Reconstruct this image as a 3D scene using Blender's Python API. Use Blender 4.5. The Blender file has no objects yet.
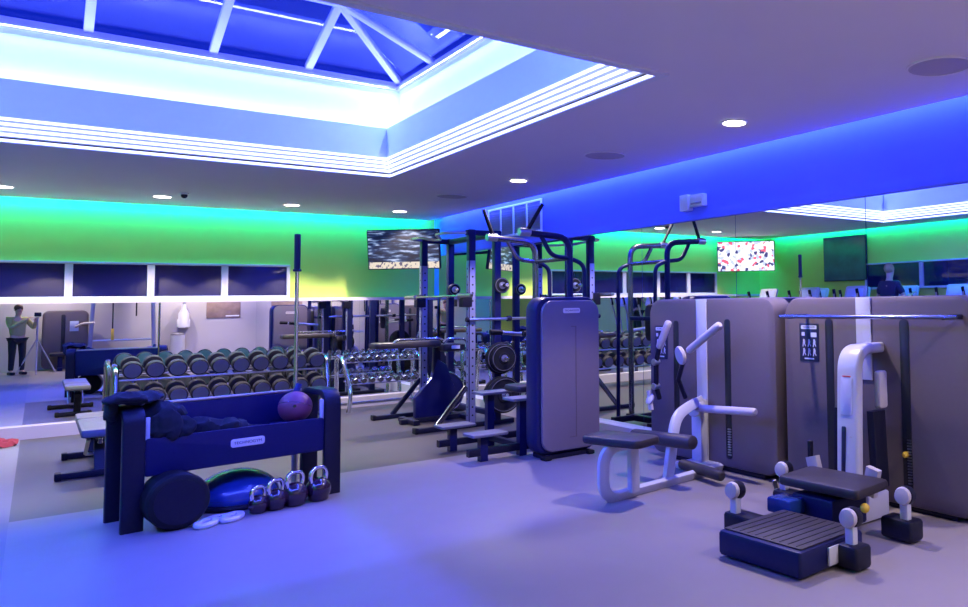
import bpy, bmesh, math, random
from mathutils import Vector, Matrix
random.seed(4)
sc = bpy.context.scene
COL = sc.collection
PI = math.pi
V = Vector
XR, XL, YB, YR, H = 4.93, -2.7, 12.5, -1.6, 2.886      # right, left, back, rear planes, ceiling height

# ------------------------------------------------------------------ materials
def mat(name, color, rough=0.5, metal=0.0, var=0.0, scale=20, bump=0.0, coat=0.0, emit=None, estr=0.0, spec=0.5):
    m = bpy.data.materials.new(name); m.use_nodes = True
    nt = m.node_tree; b = nt.nodes['Principled BSDF']
    b.inputs['Base Color'].default_value = (*color, 1)
    b.inputs['Roughness'].default_value = rough
    b.inputs['Metallic'].default_value = metal
    b.inputs['Coat Weight'].default_value = coat
    b.inputs['Specular IOR Level'].default_value = spec
    if emit:
        b.inputs['Emission Color'].default_value = (*emit, 1)
        b.inputs['Emission Strength'].default_value = estr
    if var or bump:
        tc = nt.nodes.new('ShaderNodeTexCoord')
        no = nt.nodes.new('ShaderNodeTexNoise'); no.inputs['Scale'].default_value = scale; no.inputs['Detail'].default_value = 4
        nt.links.new(tc.outputs['Object'], no.inputs['Vector'])
        if var:
            mx = nt.nodes.new('ShaderNodeMix'); mx.data_type = 'RGBA'
            mx.inputs['A'].default_value = (*[c * (1 - var) for c in color], 1)
            mx.inputs['B'].default_value = (*[min(1, c * (1 + var)) for c in color], 1)
            nt.links.new(no.outputs['Fac'], mx.inputs['Factor'])
            nt.links.new(mx.outputs['Result'], b.inputs['Base Color'])
        if bump:
            bp = nt.nodes.new('ShaderNodeBump'); bp.inputs['Strength'].default_value = bump; bp.inputs['Distance'].default_value = 0.01
            nt.links.new(no.outputs['Fac'], bp.inputs['Height'])
            nt.links.new(bp.outputs['Normal'], b.inputs['Normal'])
    return m

M_ceil = mat('ceiling_paint', (0.86, 0.80, 0.82), 0.9, var=0.02, scale=3)
M_white = mat('white_paint', (0.80, 0.80, 0.82), 0.55, var=0.02)
M_well = mat('skylight_paint', (0.80, 0.90, 0.97), 0.6, var=0.02)
M_lime = mat('lime_wall_paint', (0.48, 0.60, 0.09), 0.75, var=0.03, scale=4)
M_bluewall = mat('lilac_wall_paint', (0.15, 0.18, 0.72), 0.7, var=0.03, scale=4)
M_greywall = mat('grey_wall_paint', (0.42, 0.39, 0.41), 0.8, var=0.04, scale=3)
M_trim = mat('trim_paint', (0.48, 0.46, 0.54), 0.45)
M_mirror = mat('mirror_silver', (0.86, 0.88, 0.90), 0.0, 1.0)
M_black = mat('black_powder_coat', (0.010, 0.010, 0.024), 0.42, spec=0.2, var=0.25, scale=60, bump=0.05)
M_navy = mat('dark_blue_powder_coat', (0.008, 0.010, 0.065), 0.38, spec=0.22, var=0.15, scale=50, bump=0.03)
M_rubber = mat('black_rubber', (0.010, 0.010, 0.014), 0.6, spec=0.2, var=0.3, scale=80, bump=0.1)
M_vinyl = mat('charcoal_vinyl', (0.036, 0.030, 0.036), 0.45, spec=0.3, var=0.15, scale=90, bump=0.08)
M_greyvinyl = mat('grey_vinyl', (0.13, 0.13, 0.17), 0.5, var=0.1, scale=90, bump=0.06)
M_shell = mat('taupe_shell', (0.118, 0.094, 0.104), 0.45, var=0.05, scale=30, bump=0.02, spec=0.3)
M_shell2 = mat('grey_shell', (0.17, 0.14, 0.175), 0.28, var=0.04, scale=30, spec=0.4)
M_slot = mat('slot_black', (0.008, 0.008, 0.010), 0.5)
M_wmetal = mat('white_metal', (0.50, 0.50, 0.56), 0.35, var=0.03, coat=0.3)
M_grip = mat('pale_grip', (0.46, 0.42, 0.43), 0.5, var=0.05, bump=0.05)
M_chrome = mat('chrome', (0.80, 0.80, 0.83), 0.12, 1.0)
M_steel = mat('brushed_steel', (0.48, 0.48, 0.52), 0.3, 1.0, var=0.1, scale=80)
M_gun = mat('gunmetal', (0.26, 0.26, 0.31), 0.2, 1.0)
M_upright = mat('pale_blue_upright', (0.26, 0.27, 0.42), 0.4, 0.3, var=0.06)
M_dbface = mat('dumbbell_end_grey', (0.15, 0.145, 0.17), 0.5, var=0.1, scale=60)
M_dbdark = mat('dumbbell_rubber', (0.016, 0.015, 0.02), 0.55, spec=0.25, var=0.2, scale=70, bump=0.05)
M_kb = mat('kettlebell_enamel', (0.022, 0.006, 0.02), 0.18, coat=0.6)
M_ball = mat('maroon_rubber', (0.20, 0.04, 0.08), 0.5, var=0.15, scale=30, bump=0.1)
M_bosu = mat('blue_balance_dome', (0.012, 0.04, 0.22), 0.25, var=0.1, coat=0.3)
M_cloth = mat('black_cloth', (0.010, 0.010, 0.016), 0.95, var=0.3, scale=15, bump=0.4)
M_red = mat('red_cloth', (0.22, 0.012, 0.03), 0.9, var=0.2, scale=20, bump=0.3)
M_pad = mat('pale_plastic', (0.55, 0.55, 0.68), 0.45, var=0.05)
M_badge = mat('badge_cream', (0.78, 0.70, 0.66), 0.4)
M_ink = mat('badge_ink', (0.10, 0.07, 0.08), 0.5)
M_placard = mat('placard_navy', (0.012, 0.016, 0.05), 0.35)
M_picto = mat('placard_print', (0.55, 0.58, 0.78), 0.5)
M_speaker = mat('speaker_mesh_grey', (0.24, 0.20, 0.26), 0.7, var=0.2, scale=200)
M_cspk = mat('ceiling_speaker_mesh', (0.52, 0.46, 0.50), 0.8, var=0.1, scale=200)
M_lamp = mat('downlight_lens', (1, 1, 1), 0.4, emit=(1.0, 0.93, 0.85), estr=14)
M_led = mat('led_profile', (1, 1, 1), 0.5, emit=(0.72, 0.82, 1.0), estr=2.2)
M_skin = mat('skin', (0.62, 0.38, 0.28), 0.5, var=0.06)
M_hair_b = mat('brown_hair', (0.10, 0.05, 0.03), 0.7, var=0.3, scale=60)
M_hair_f = mat('fair_hair', (0.42, 0.28, 0.15), 0.7, var=0.3, scale=60)
M_olive = mat('olive_jersey', (0.42, 0.40, 0.16), 0.85, var=0.1, bump=0.2)
M_trouser = mat('black_trousers', (0.015, 0.015, 0.02), 0.85, var=0.1, bump=0.2)
M_darkshirt = mat('navy_shirt', (0.02, 0.015, 0.06), 0.85, var=0.1, bump=0.2)
M_yellow = mat('yellow_strap', (0.75, 0.50, 0.04), 0.6)
M_winglass = mat('dark_window_glass', (0.005, 0.006, 0.06), 0.03, spec=0.8)
M_poster = mat('brown_poster_print', (0.22, 0.15, 0.13), 0.6, var=0.5, scale=6)

def floor_mat(name, c, tile=None):
    m = mat(name, c, 0.42, var=0.06, scale=5, bump=0.03, spec=0.35)
    return m
M_floor = floor_mat('grey_rubber_floor', (0.225, 0.198, 0.215))
M_floor2 = floor_mat('dark_rubber_floor', (0.062, 0.054, 0.058))
M_floor3 = floor_mat('pale_vinyl_floor', (0.19, 0.175, 0.20))
M_floor4 = floor_mat('slate_rubber_floor', (0.17, 0.16, 0.20))

def glass_mat():
    m = bpy.data.materials.new('roof_glass'); m.use_nodes = True; nt = m.node_tree; nt.nodes.clear()
    out = nt.nodes.new('ShaderNodeOutputMaterial'); mix = nt.nodes.new('ShaderNodeMixShader')
    tr = nt.nodes.new('ShaderNodeBsdfTransparent'); tr.inputs['Color'].default_value = (0.75, 0.82, 0.95, 1)
    gl = nt.nodes.new('ShaderNodeBsdfGlossy'); gl.inputs['Roughness'].default_value = 0.02
    lw0 = nt.nodes.new('ShaderNodeLayerWeight'); lw0.inputs['Blend'].default_value = .5
    pw = nt.nodes.new('ShaderNodeMath'); pw.operation = 'POWER'; pw.inputs[1].default_value = 3.5; nt.links.new(lw0.outputs['Facing'], pw.inputs[0])
    lw = nt.nodes.new('ShaderNodeMath'); lw.operation = 'MULTIPLY_ADD'; lw.inputs[1].default_value = .7; lw.inputs[2].default_value = .04; nt.links.new(pw.outputs[0], lw.inputs[0])
    nt.links.new(lw.outputs[0], mix.inputs[0]); nt.links.new(tr.outputs[0], mix.inputs[1]); nt.links.new(gl.outputs[0], mix.inputs[2])
    nt.links.new(mix.outputs[0], out.inputs[0])
    return m
M_glass = glass_mat()

def screen_mat(name, kind):
    m = bpy.data.materials.new(name); m.use_nodes = True; nt = m.node_tree
    N = nt.nodes; L = nt.links
    b = N['Principled BSDF']; b.inputs['Base Color'].default_value = (0.01, 0.01, 0.01, 1); b.inputs['Roughness'].default_value = 0.15
    tc = N.new('ShaderNodeTexCoord'); mp = N.new('ShaderNodeMapping'); L.new(tc.outputs['Generated'], mp.inputs['Vector'])
    if kind == 'street':
        mp.inputs['Scale'].default_value = (3.0, 3.0, 11)
        no = N.new('ShaderNodeTexNoise'); no.inputs['Scale'].default_value = 1.3; no.inputs['Detail'].default_value = 3
        L.new(mp.outputs[0], no.inputs['Vector'])
        cr = N.new('ShaderNodeValToRGB'); e = cr.color_ramp; e.elements[0].position = 0.40; e.elements[0].color = (0.004, 0.008, 0.04, 1)
        e.elements[1].position = 0.68; e.elements[1].color = (0.6, 0.68, 0.95, 1)
        k = e.elements.new(0.53); k.color = (0.02, 0.04, 0.14, 1); k = e.elements.new(0.61); k.color = (0.2, 0.3, 0.55, 1)
        L.new(no.outputs['Fac'], cr.inputs[0])
        sp = N.new('ShaderNodeSeparateXYZ'); L.new(tc.outputs['Generated'], sp.inputs[0])
        lt = N.new('ShaderNodeMath'); lt.operation = 'LESS_THAN'; lt.inputs[1].default_value = 0.17; L.new(sp.outputs['Z'], lt.inputs[0])
        mx = N.new('ShaderNodeMix'); mx.data_type = 'RGBA'; L.new(lt.outputs[0], mx.inputs['Factor']); L.new(cr.outputs[0], mx.inputs['A'])
        n2 = N.new('ShaderNodeTexNoise'); n2.inputs['Scale'].default_value = 1.0
        mp2 = N.new('ShaderNodeMapping'); mp2.inputs['Scale'].default_value = (26, 1, 9); L.new(tc.outputs['Generated'], mp2.inputs['Vector']); L.new(mp2.outputs[0], n2.inputs['Vector'])
        c2 = N.new('ShaderNodeValToRGB'); c2.color_ramp.elements[0].position = 0.38; c2.color_ramp.elements[0].color = (0.12, 0.1, 0.2, 1)
        c2.color_ramp.elements[1].position = 0.46; c2.color_ramp.elements[1].color = (0.85, 0.74, 0.62, 1)
        L.new(n2.outputs['Fac'], c2.inputs[0]); L.new(c2.outputs[0], mx.inputs['B'])
        src = mx.outputs['Result']; st = 1.0
    elif kind == 'crowd':
        mp.inputs['Scale'].default_value = (16, 16, 11)
        vo = N.new('ShaderNodeTexVoronoi'); vo.inputs['Scale'].default_value = 1.0; L.new(mp.outputs[0], vo.inputs['Vector'])
        cr = N.new('ShaderNodeValToRGB'); cr.color_ramp.interpolation = 'CONSTANT'; e = cr.color_ramp
        e.elements[0].color = (0.9, 0.88, 0.95, 1); e.elements[1].position = 0.45; e.elements[1].color = (0.75, 0.12, 0.2, 1)
        for p, c in ((0.58, (0.85, 0.85, 0.95)), (0.75, (0.06, 0.06, 0.2)), (0.85, (0.5, 0.55, 0.85))):
            k = e.elements.new(p); k.color = (*c, 1)
        se = N.new('ShaderNodeSeparateColor'); L.new(vo.outputs['Color'], se.inputs[0]); L.new(se.outputs[0], cr.inputs[0])
        src = cr.outputs[0]; st = 1.6
    else:
        no = N.new('ShaderNodeTexNoise'); no.inputs['Scale'].default_value = 5; L.new(mp.outputs[0], no.inputs['Vector'])
        cr = N.new('ShaderNodeValToRGB'); cr.color_ramp.elements[0].color = (0.002, 0.004, 0.02, 1); cr.color_ramp.elements[1].color = (0.01, 0.05, 0.10, 1)
        L.new(no.outputs['Fac'], cr.inputs[0]); src = cr.outputs[0]; st = 1.0
    L.new(src, b.inputs['Emission Color']); b.inputs['Emission Strength'].default_value = st
    return m

# ------------------------------------------------------------------ mesh builder
def rrect(w, h, r=0.0, n=6, cx=0, cy=0):
    """rounded rectangle outline, counter-clockwise; r is one radius or (bl, br, tr, tl)"""
    rs = r if isinstance(r, (tuple, list)) else (r,) * 4
    pts = []
    for (sx, sy, a0, rr) in ((-1, -1, PI, rs[0]), (1, -1, 1.5 * PI, rs[1]), (1, 1, 0, rs[2]), (-1, 1, .5 * PI, rs[3])):
        x, y = cx + sx * (w / 2 - rr), cy + sy * (h / 2 - rr)
        if rr <= 1e-6: pts.append((x, y)); continue
        for k in range(n + 1):
            a = a0 + k / n * PI / 2
            pts.append((x + rr * math.cos(a), y + rr * math.sin(a)))
    return pts

def fillet(path, r, n=5, closed=False):
    P = [V(p) for p in path]; out = []
    for i, p in enumerate(P):
        if (i == 0 or i == len(P) - 1): out.append(p); continue
        a, b = P[i - 1], P[i + 1]
        d1, d2 = (a - p), (b - p)
        rr = min(r, d1.length * .49, d2.length * .49)
        s, e = p + d1.normalized() * rr, p + d2.normalized() * rr
        for k in range(n + 1):
            t = k / n
            out.append(s * (1 - t) ** 2 + p * 2 * t * (1 - t) + e * t * t)
    return out

class B:
    def __init__(self, off=(0, 0, 0)):
        self.bm = bmesh.new(); self.off = V(off)
    def _v(self, p): return self.bm.verts.new(V(p) - self.off)
    def rings(self, rings, cap=True, closed=False):
        vs = [[self._v(p) for p in r] for r in rings]
        n = len(vs[0])
        rng = range(len(vs)) if closed else range(len(vs) - 1)
        for i in rng:
            a, b = vs[i], vs[(i + 1) % len(vs)]
            for j in range(n):
                self.bm.faces.new((a[j], a[(j + 1) % n], b[(j + 1) % n], b[j]))
        if cap and not closed:
            self.bm.faces.new(vs[0][::-1]); self.bm.faces.new(vs[-1])
        return self
    def slab(self, o, a, b, pts, depth, e=0.006):
        """outline pts in the plane (a, b) at o, extruded along a x b by depth, edges eased by e"""
        o, a, b = V(o), V(a).normalized(), V(b).normalized(); n = a.cross(b)
        cx = sum(p[0] for p in pts) / len(pts); cy = sum(p[1] for p in pts) / len(pts)
        w = max(p[0] for p in pts) - min(p[0] for p in pts); h = max(p[1] for p in pts) - min(p[1] for p in pts)
        e = min(e, w * .3, h * .3, abs(depth) * .4)
        def ring(ins, d):
            fx, fy = 1 - 2 * ins / max(w, 1e-6), 1 - 2 * ins / max(h, 1e-6)
            return [o + a * (cx + (p[0] - cx) * fx) + b * (cy + (p[1] - cy) * fy) + n * d for p in pts]
        if e <= 1e-5: return self.rings([ring(0, 0), ring(0, depth)])
        return self.rings([ring(e, 0), ring(e * .3, e * .3), ring(0, e), ring(0, depth - e), ring(e * .3, depth - e * .3), ring(e, depth)])
    def box(self, c, s, rz=0.0, e=0.004, r=0.0):
        c = V(c); a = V((math.cos(rz), math.sin(rz), 0)); b = V((-math.sin(rz), math.cos(rz), 0))
        return self.slab(c - V((0, 0, s[2] / 2)), a, b, rrect(s[0], s[1], r, 4), s[2], e)
    def sweep(self, path, sec, up=(0, 0, 1), closed=False):
        P = [V(p) for p in path]; n = len(P); rings = []
        u = V(up)
        for i in range(n):
            if closed: t = (P[(i + 1) % n] - P[i - 1])
            else: t = (P[min(i + 1, n - 1)] - P[max(i - 1, 0)])
            t.normalize()
            s = t.cross(u)
            if s.length < 1e-4: s = t.cross(V((1, 0, 0.01)))
            s.normalize(); u2 = s.cross(t); u = u2
            k = 1.0
            if 0 < i < n - 1:
                c = (P[i] - P[i - 1]).normalized().dot((P[i + 1] - P[i]).normalized())
                k = 1 / max(.6, math.sqrt(max(0.01, (1 + c) / 2)))
            rings.append([P[i] + s * (q[0]) + u2 * (q[1]) for q in sec])
        return self.rings(rings, closed=closed)
    def tube(self, path, r, seg=12, fil=0.0, up=(0.13, 0.21, 1), closed=False):
        if fil: path = fillet(path, fil)
        sec = [(r * math.cos(2 * PI * k / seg), r * math.sin(2 * PI * k / seg)) for k in range(seg)]
        return self.sweep(path, sec, up, closed)
    def bar(self, path, w, t, up=(0, 0, 1), fil=0.0, r=0.008):
        if fil: path = fillet(path, fil, 8)
        return self.sweep(path, rrect(w, t, min(r, w * .45, t * .45), 2), up)
    def lathe(self, o, axis, prof, seg=28):
        """prof: (radius, height) pairs along axis from o"""
        o, ax = V(o), V(axis).normalized()
        a = ax.orthogonal().normalized(); b = ax.cross(a)
        rings = [[o + ax * h + (a * math.cos(2 * PI * k / seg) + b * math.sin(2 * PI * k / seg)) * max(r, 1e-4) for k in range(seg)] for r, h in prof]
        return self.rings(rings)
    def cyl(self, p0, p1, r, seg=24, e=0.004):
        p0, p1 = V(p0), V(p1); L = (p1 - p0).length; e = min(e, r * .3, L * .3)
        return self.lathe(p0, p1 - p0, [(r - e, 0), (r, e), (r, L - e), (r - e, L)], seg)
    def ball(self, c, r, s=(1, 1, 1), seg=24, nr=14):
        prof = [(r * math.sin(PI * k / nr), -r * math.cos(PI * k / nr)) for k in range(nr + 1)]
        c = V(c)
        rings = [[c + V((pr * math.cos(2 * PI * k / seg) * s[0], pr * math.sin(2 * PI * k / seg) * s[1], h * s[2])) for k in range(seg)] for pr, h in [(max(p, 1e-4), q) for p, q in prof]]
        return self.rings(rings)
    def torus(self, c, axis, R, r, seg=28, s2=8):
        c, ax = V(c), V(axis).normalized(); a = ax.orthogonal().normalized(); b = ax.cross(a)
        rings = []
        for k in range(seg):
            t = 2 * PI * k / seg; d = a * math.cos(t) + b * math.sin(t)
            rings.append([c + d * (R + r * math.cos(2 * PI * j / s2)) + ax * (r * math.sin(2 * PI * j / s2)) for j in range(s2)])
        return self.rings(rings, closed=True)
    def build(self, name, m, parent=None, label=None, smooth=True):
        bmesh.ops.recalc_face_normals(self.bm, faces=self.bm.faces[:])
        me = bpy.data.meshes.new(name); self.bm.to_mesh(me); self.bm.free()
        me.materials.append(m)
        if smooth:
            for p in me.polygons: p.use_smooth = True
            try: me.set_sharp_from_angle(angle=math.radians(38))
            except Exception: pass
        o = bpy.data.objects.new(name, me); COL.objects.link(o)
        if parent is not None: o.parent = parent
        else: o.location = self.off
        if label: o['label'] = label
        return o

def tag(o, label, cat, group=None):
    o['label'] = label; o['category'] = cat
    if group: o['group'] = group
    return o
def thing(name, label, cat, loc, group=None, rz=0.0):
    o = bpy.data.objects.new(name, None); COL.objects.link(o); o.empty_display_size = 0.1
    o.location = loc; o.rotation_euler = (0, 0, rz)
    return tag(o, label, cat, group)
def struct(name, b, m, smooth=False):
    o = b.build(name, m, None, smooth=smooth); o['kind'] = 'structure'; return o
def dup(root, loc, label, rz=None):
    r = root.copy(); COL.objects.link(r); r.location = loc
    if rz is not None: r.rotation_euler = (0, 0, rz)
    r['label'] = label
    for ch in root.children:
        c = ch.copy(); COL.objects.link(c); c.parent = r
        for g in ch.children:
            d = g.copy(); COL.objects.link(d); d.parent = c
    return r
def text(txt, name, o, a, b, width, m, parent, off, depth=0.0015):
    cu = bpy.data.curves.new('lettering', 'FONT'); cu.body = txt; cu.align_x = 'CENTER'; cu.align_y = 'CENTER'; cu.extrude = depth
    tmp = bpy.data.objects.new('lettering', cu); COL.objects.link(tmp)
    bpy.context.view_layer.update()
    dg = bpy.context.evaluated_depsgraph_get()
    me = bpy.data.meshes.new_from_object(tmp.evaluated_get(dg))
    w = max(v.co.x for v in me.vertices) - min(v.co.x for v in me.vertices); k = width / w
    a, b = V(a).normalized(), V(b).normalized(); n = a.cross(b); o = V(o) - V(off)
    for v in me.vertices:
        c = v.co.copy(); v.co = o + a * c.x * k + b * c.y * k + n * c.z
    bpy.data.objects.remove(tmp); bpy.data.curves.remove(cu)
    me.materials.clear(); me.materials.append(m); me.name = name
    ob = bpy.data.objects.new(name, me); COL.objects.link(ob); ob.parent = parent
    return ob
def badge(parent, off, o, a, b, w, h, m_plate=None):
    """rounded plate with raised lettering, o on the surface"""
    a, b = V(a).normalized(), V(b).normalized(); n = a.cross(b)
    p = B(off).slab(o, a, b, rrect(w, h, h * .3), .006, .001)
    # little tabs like the plate's cut ends
    pl = p.build('logo_plate', m_plate or M_badge, parent)
    t = text('TECHNOGYM', 'lettering', V(o) + n * .0062, a, b, w * .82, M_ink, pl, off)
    return pl

def area(name, loc, rot_dir, sx, sy, power, color, spread=PI, up=None):
    l = bpy.data.lights.new(name, 'AREA'); l.shape = 'RECTANGLE'; l.size = sx; l.size_y = sy; l.energy = power; l.color = color; l.spread = spread
    o = bpy.data.objects.new(name, l); COL.objects.link(o); o.location = loc
    d = V(rot_dir).normalized(); z = -d
    x = V(up).normalized() if up else V((1, 0, 0))          # x axis of the lamp (its long side)
    y = z.cross(x).normalized(); x = y.cross(z)
    o.rotation_euler = Matrix((x, y, z)).transposed().to_euler()
    return o

# ================================================================== SETTING
# floor zones: pale rubber in front, darker beyond, pale corridor on the left
def floor():
    bm = bmesh.new()
    xs = [XL - .1, -.12, XR + .1]; ys = [YR - .1, 7.5, YB + .1]
    mats = {(0, 0): 3, (1, 0): 0, (0, 1): 2, (1, 1): 1}
    for i in range(2):
        for j in range(2):
            f = bm.faces.new([bm.verts.new((x, y, 0)) for x, y in ((xs[i], ys[j]), (xs[i + 1], ys[j]), (xs[i + 1], ys[j + 1]), (xs[i], ys[j + 1]))])
            f.material_index = mats[(i, j)]
    r = bmesh.ops.extrude_face_region(bm, geom=bm.faces[:])
    for v in [g for g in r['geom'] if isinstance(g, bmesh.types.BMVert)]: v.co.z -= .1
    bmesh.ops.recalc_face_normals(bm, faces=bm.faces[:])
    me = bpy.data.meshes.new('floor'); bm.to_mesh(me); bm.free()
    for m in (M_floor, M_floor2, M_floor3, M_floor4): me.materials.append(m)
    o = bpy.data.objects.new('floor', me); COL.objects.link(o); o['kind'] = 'structure'
floor()

def bx(x0, x1, y0, y1, z0, z1, b=None):
    b = b or B()
    return b.box(((x0 + x1) / 2, (y0 + y1) / 2, (z0 + z1) / 2), (abs(x1 - x0), abs(y1 - y0), abs(z1 - z0)), e=0)

# skylight opening
SX0, SX1, SY0, SY1 = -1.7, 2.81, 3.66, 8.33
YM = 12.28
G = 0.13                                   # light slot between ceiling and walls
c = B()
bx(XL + G, SX0, YR, YB - G, H, H + .05, c)
bx(SX1, XR - G, YR, YB - G, H, H + .05, c)
bx(SX0, SX1, YR, SY0, H, H + .05, c)
bx(SX0, SX1, SY1, YB - G, H, H + .05, c)
# lid above the light slots
bx(XL - .1, XR + .1, YB - .5, YB + .1, H + .22, H + .27, c)
bx(XR - .5, XR + .1, YR, YB - .5, H + .22, H + .27, c)
bx(XL - .1, XL + .5, YR, YB - .5, H + .22, H + .27, c)
bx(XL + .5, XR - .5, YB - .5, YB - .45, H + .05, H + .27, c)
bx(XR - .5, XR - .45, YR, YB - .5, H + .05, H + .27, c)
bx(XL + .45, XL + .5, YR, YB - .5, H + .05, H + .27, c)
struct('ceiling', c, M_ceil)

# walls
WZ0, WZ1 = 1.645, 2.13                     # window strip
struct('wall_back', bx(XL - .1, XR + .1, YB + .02, YB + .17, 0, H + .25), M_lime)
struct('wall_left', bx(XL - .15, XL, YR, YB + .02, 0, H + .25), M_lime)
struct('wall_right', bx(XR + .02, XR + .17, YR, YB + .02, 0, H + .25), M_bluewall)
struct('wall_rear', bx(XL - .1, XR + .1, YR - .15, YR, 0, H + .25), M_greywall)

def windows(n, o, a, nrm, xs, z0, z1):
    """glazed strip on a wall: frame with mullions and one pane per bay; o + a*x"""
    a, nrm = V(a), V(nrm)
    for i in range(len(xs) - 1):
        x0, x1 = xs[i], xs[i + 1]
        f = B()
        b = V((0, 0, 1)); aa = a if a.cross(b).dot(nrm) > 0 else -a
        s = 1 if aa == a else -1
        w = x1 - x0; cx = (x0 + x1) / 2
        def bar(cx_, cz, ww, hh): f.slab(V(o) + a * cx_ + b * cz, aa, b, rrect(ww, hh), .06, .004)
        bar(cx, z1 - .014, w, .028); bar(cx, z0 + .02, w, .04)
        bar(x0 + .02, (z0 + z1) / 2, .04, z1 - z0 - .07); bar(x1 - .02, (z0 + z1) / 2, .04, z1 - z0 - .07)
        fo = struct('window_%d' % (n + i), f, M_trim)
        g = B().slab(V(o) + a * cx + b * ((z0 + z1) / 2), aa, b, rrect(w - .08, z1 - z0 - .06), .02, 0)
        go = g.build('glass_pane', M_winglass, fo)
windows(1, (0, YB + .02, 0), (1, 0, 0), (0, -1, 0), [-1.33, -.53, .28, 1.12, 1.96, 2.78], WZ0, WZ1)
windows(6, (XL, 0, 0), (0, 1, 0), (1, 0, 0), [3.5, 5.2, 6.9, 8.2, 9.5], 1.68, 2.2)

# ledge above the back mirrors, plinths below the mirrors, lip above right mirror
struct('trim_1', bx(XL, XR - .02, YM - .02, YB + .02, 1.60, WZ0), M_trim)
struct('trim_2', bx(XL, XR, YM - .10, YM + .02, 0, .15), M_trim)
struct('trim_3', bx(XR - .10, XR + .02, YR, YM - .10, 0, .15), M_trim)
struct('trim_4', bx(XR - .02, XR + .02, YR, YB - .03, 2.305, 2.33), M_bluewall)

# mirrors
for i, (x0, x1, lab) in enumerate(((XL, -.9, 'tall mirror panel on the back wall, in the far left corner'),
                                  (-.9, 1.2, 'wide mirror panel on the back wall reflecting the storage bench'),
                                  (1.2, 3.3, 'wide mirror panel on the back wall behind the long dumbbell rack'),
                                  (3.3, XR - .02, 'mirror panel on the back wall beside the corner with the right wall'))):
    m = bx(x0 + .003, x1 - .003, YM, YM + .02, .15, 1.60).build('wall_mirror', M_mirror, smooth=False)
    tag(m, lab, 'mirror', 'mirror panels')
RJ = [YM, 11.2, 9.7, 8.2, 6.7, 5.22, 3.72, 2.2, .7, YR]
for i in range(len(RJ) - 1):
    lab = ['mirror panel on the right wall next to the back corner', 'mirror panel on the right wall under the far half of the vent', 'mirror panel on the right wall under the near half of the vent',
           'mirror panel on the right wall behind the chin-up frame', 'mirror panel on the right wall behind the far half of the rowing machine shield',
           'mirror panel on the right wall reflecting the bright colourful television', 'mirror panel on the right wall reflecting the dark upright screen',
           'mirror panel on the right wall at the right edge of the photo', 'mirror panel on the right wall nearest the rear wall'][i]
    m = bx(XR, XR + .02, RJ[i + 1] + .003, RJ[i] - .003, .15, 2.305).build('wall_mirror', M_mirror, smooth=False)
    tag(m, lab, 'mirror', 'mirror panels')

# ------------------------------------------------------------------ skylight
def ring_prism(name, m, x0, x1, y0, y1, prof):
    """profile (outward offset, z) swept round the rectangular opening"""
    b = B(); rings = []
    n = len(prof)
    corners = [(x0, y0, -1, -1), (x1, y0, 1, -1), (x1, y1, 1, 1), (x0, y1, -1, 1)]
    rr = [[V((cx + sx * q[0], cy + sy * q[0], q[1])) for q in prof] for cx, cy, sx, sy in corners]
    b.rings(rr, closed=True)
    return struct(name, b, m)
# stepped cornice, lower band, ledge, upper band, curb
ring_prism('trim_5', M_white, SX0, SX1, SY0, SY1, [(.06, H - .012), (0, H - .012), (0, H + .03), (-.015, H + .035), (-.015, H + .07), (-.03, H + .075), (-.03, H + .11),
                                                   (-.045, H + .115), (-.045, H + .15), (-.06, H + .155), (-.06, H + .19), (.06, H + .19)])
lp = thing('cornice_light', 'white light profile in the stepped cornice round the ceiling opening', 'light', (0, 0, 0))
for k in range(-1, 4):
    ox = -.0155 - .015 * k; za = H + .040 + .04 * k
    if k < 0: ox, za = -.0005, H - .004
    b = B(); q = [(ox + .002, za), (ox - .003, za), (ox - .003, za + .021), (ox + .002, za + .021)]
    b.rings([[V((cx + sx * a, cy + sy * a, z)) for a, z in q] for cx, cy, sx, sy in ((SX0, SY0, -1, -1), (SX1, SY0, 1, -1), (SX1, SY1, 1, 1), (SX0, SY1, -1, 1))], closed=True)
    b.build('light_strip', M_led, lp, smooth=False)
ring_prism('trim_6', M_well, SX0, SX1, SY0, SY1, [(-.04, H + .19), (-.06, H + .19), (-.06, 3.385), (-.035, 3.385), (-.035, H + .21)])
ring_prism('trim_7', M_white, SX0, SX1, SY0, SY1, [(-.035, 3.28), (.16, 3.28), (.16, 3.25), (-.035, 3.25)])
ring_prism('trim_8', M_well, SX0, SX1, SY0, SY1, [(.14, 3.28), (.14, 3.86), (.20, 3.86), (.20, 3.28)])
ring_prism('trim_9', M_trim, SX0, SX1, SY0, SY1, [(.10, 3.86), (.10, 3.90), (.13, 3.90), (.13, 3.95), (.22, 3.95), (.22, 3.86)])
# lantern roof
LX0, LX1, LY0, LY1, LZ = SX0 - .14, SX1 + .14, SY0 - .14, SY1 + .14, 3.955
RY, RZ, RX1, RX0 = 7.4, 4.30, 2.03, -.9
la = thing('roof_lantern', 'glazed roof lantern with white bars over the ceiling opening', 'skylight', (0, 0, 0))
g = B()
A0, A1, C0, C1 = V((LX0, LY0, LZ)), V((LX1, LY0, LZ)), V((LX0, LY1, LZ)), V((LX1, LY1, LZ))
R0, R1 = V((RX0, RY, RZ)), V((RX1, RY, RZ))
def pane(pts, name='glass_pane'):
    b = B(); P = [V(p) for p in pts]; n = (P[1] - P[0]).cross(P[2] - P[0]).normalized()
    b.bm.faces.new([b._v(p) for p in P]); return b.build(name, M_glass, la, smooth=False)
pane([C0, C1, R1, R0]); pane([C1, A1, R1]); pane([A0, R0, R1, A1]); pane([A0, C0, R0])
def rafter(p, q, w=.07): B().bar([p, q], w, .06, up=(0, 0, 1)).build('glazing_bar', M_white, la)
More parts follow.
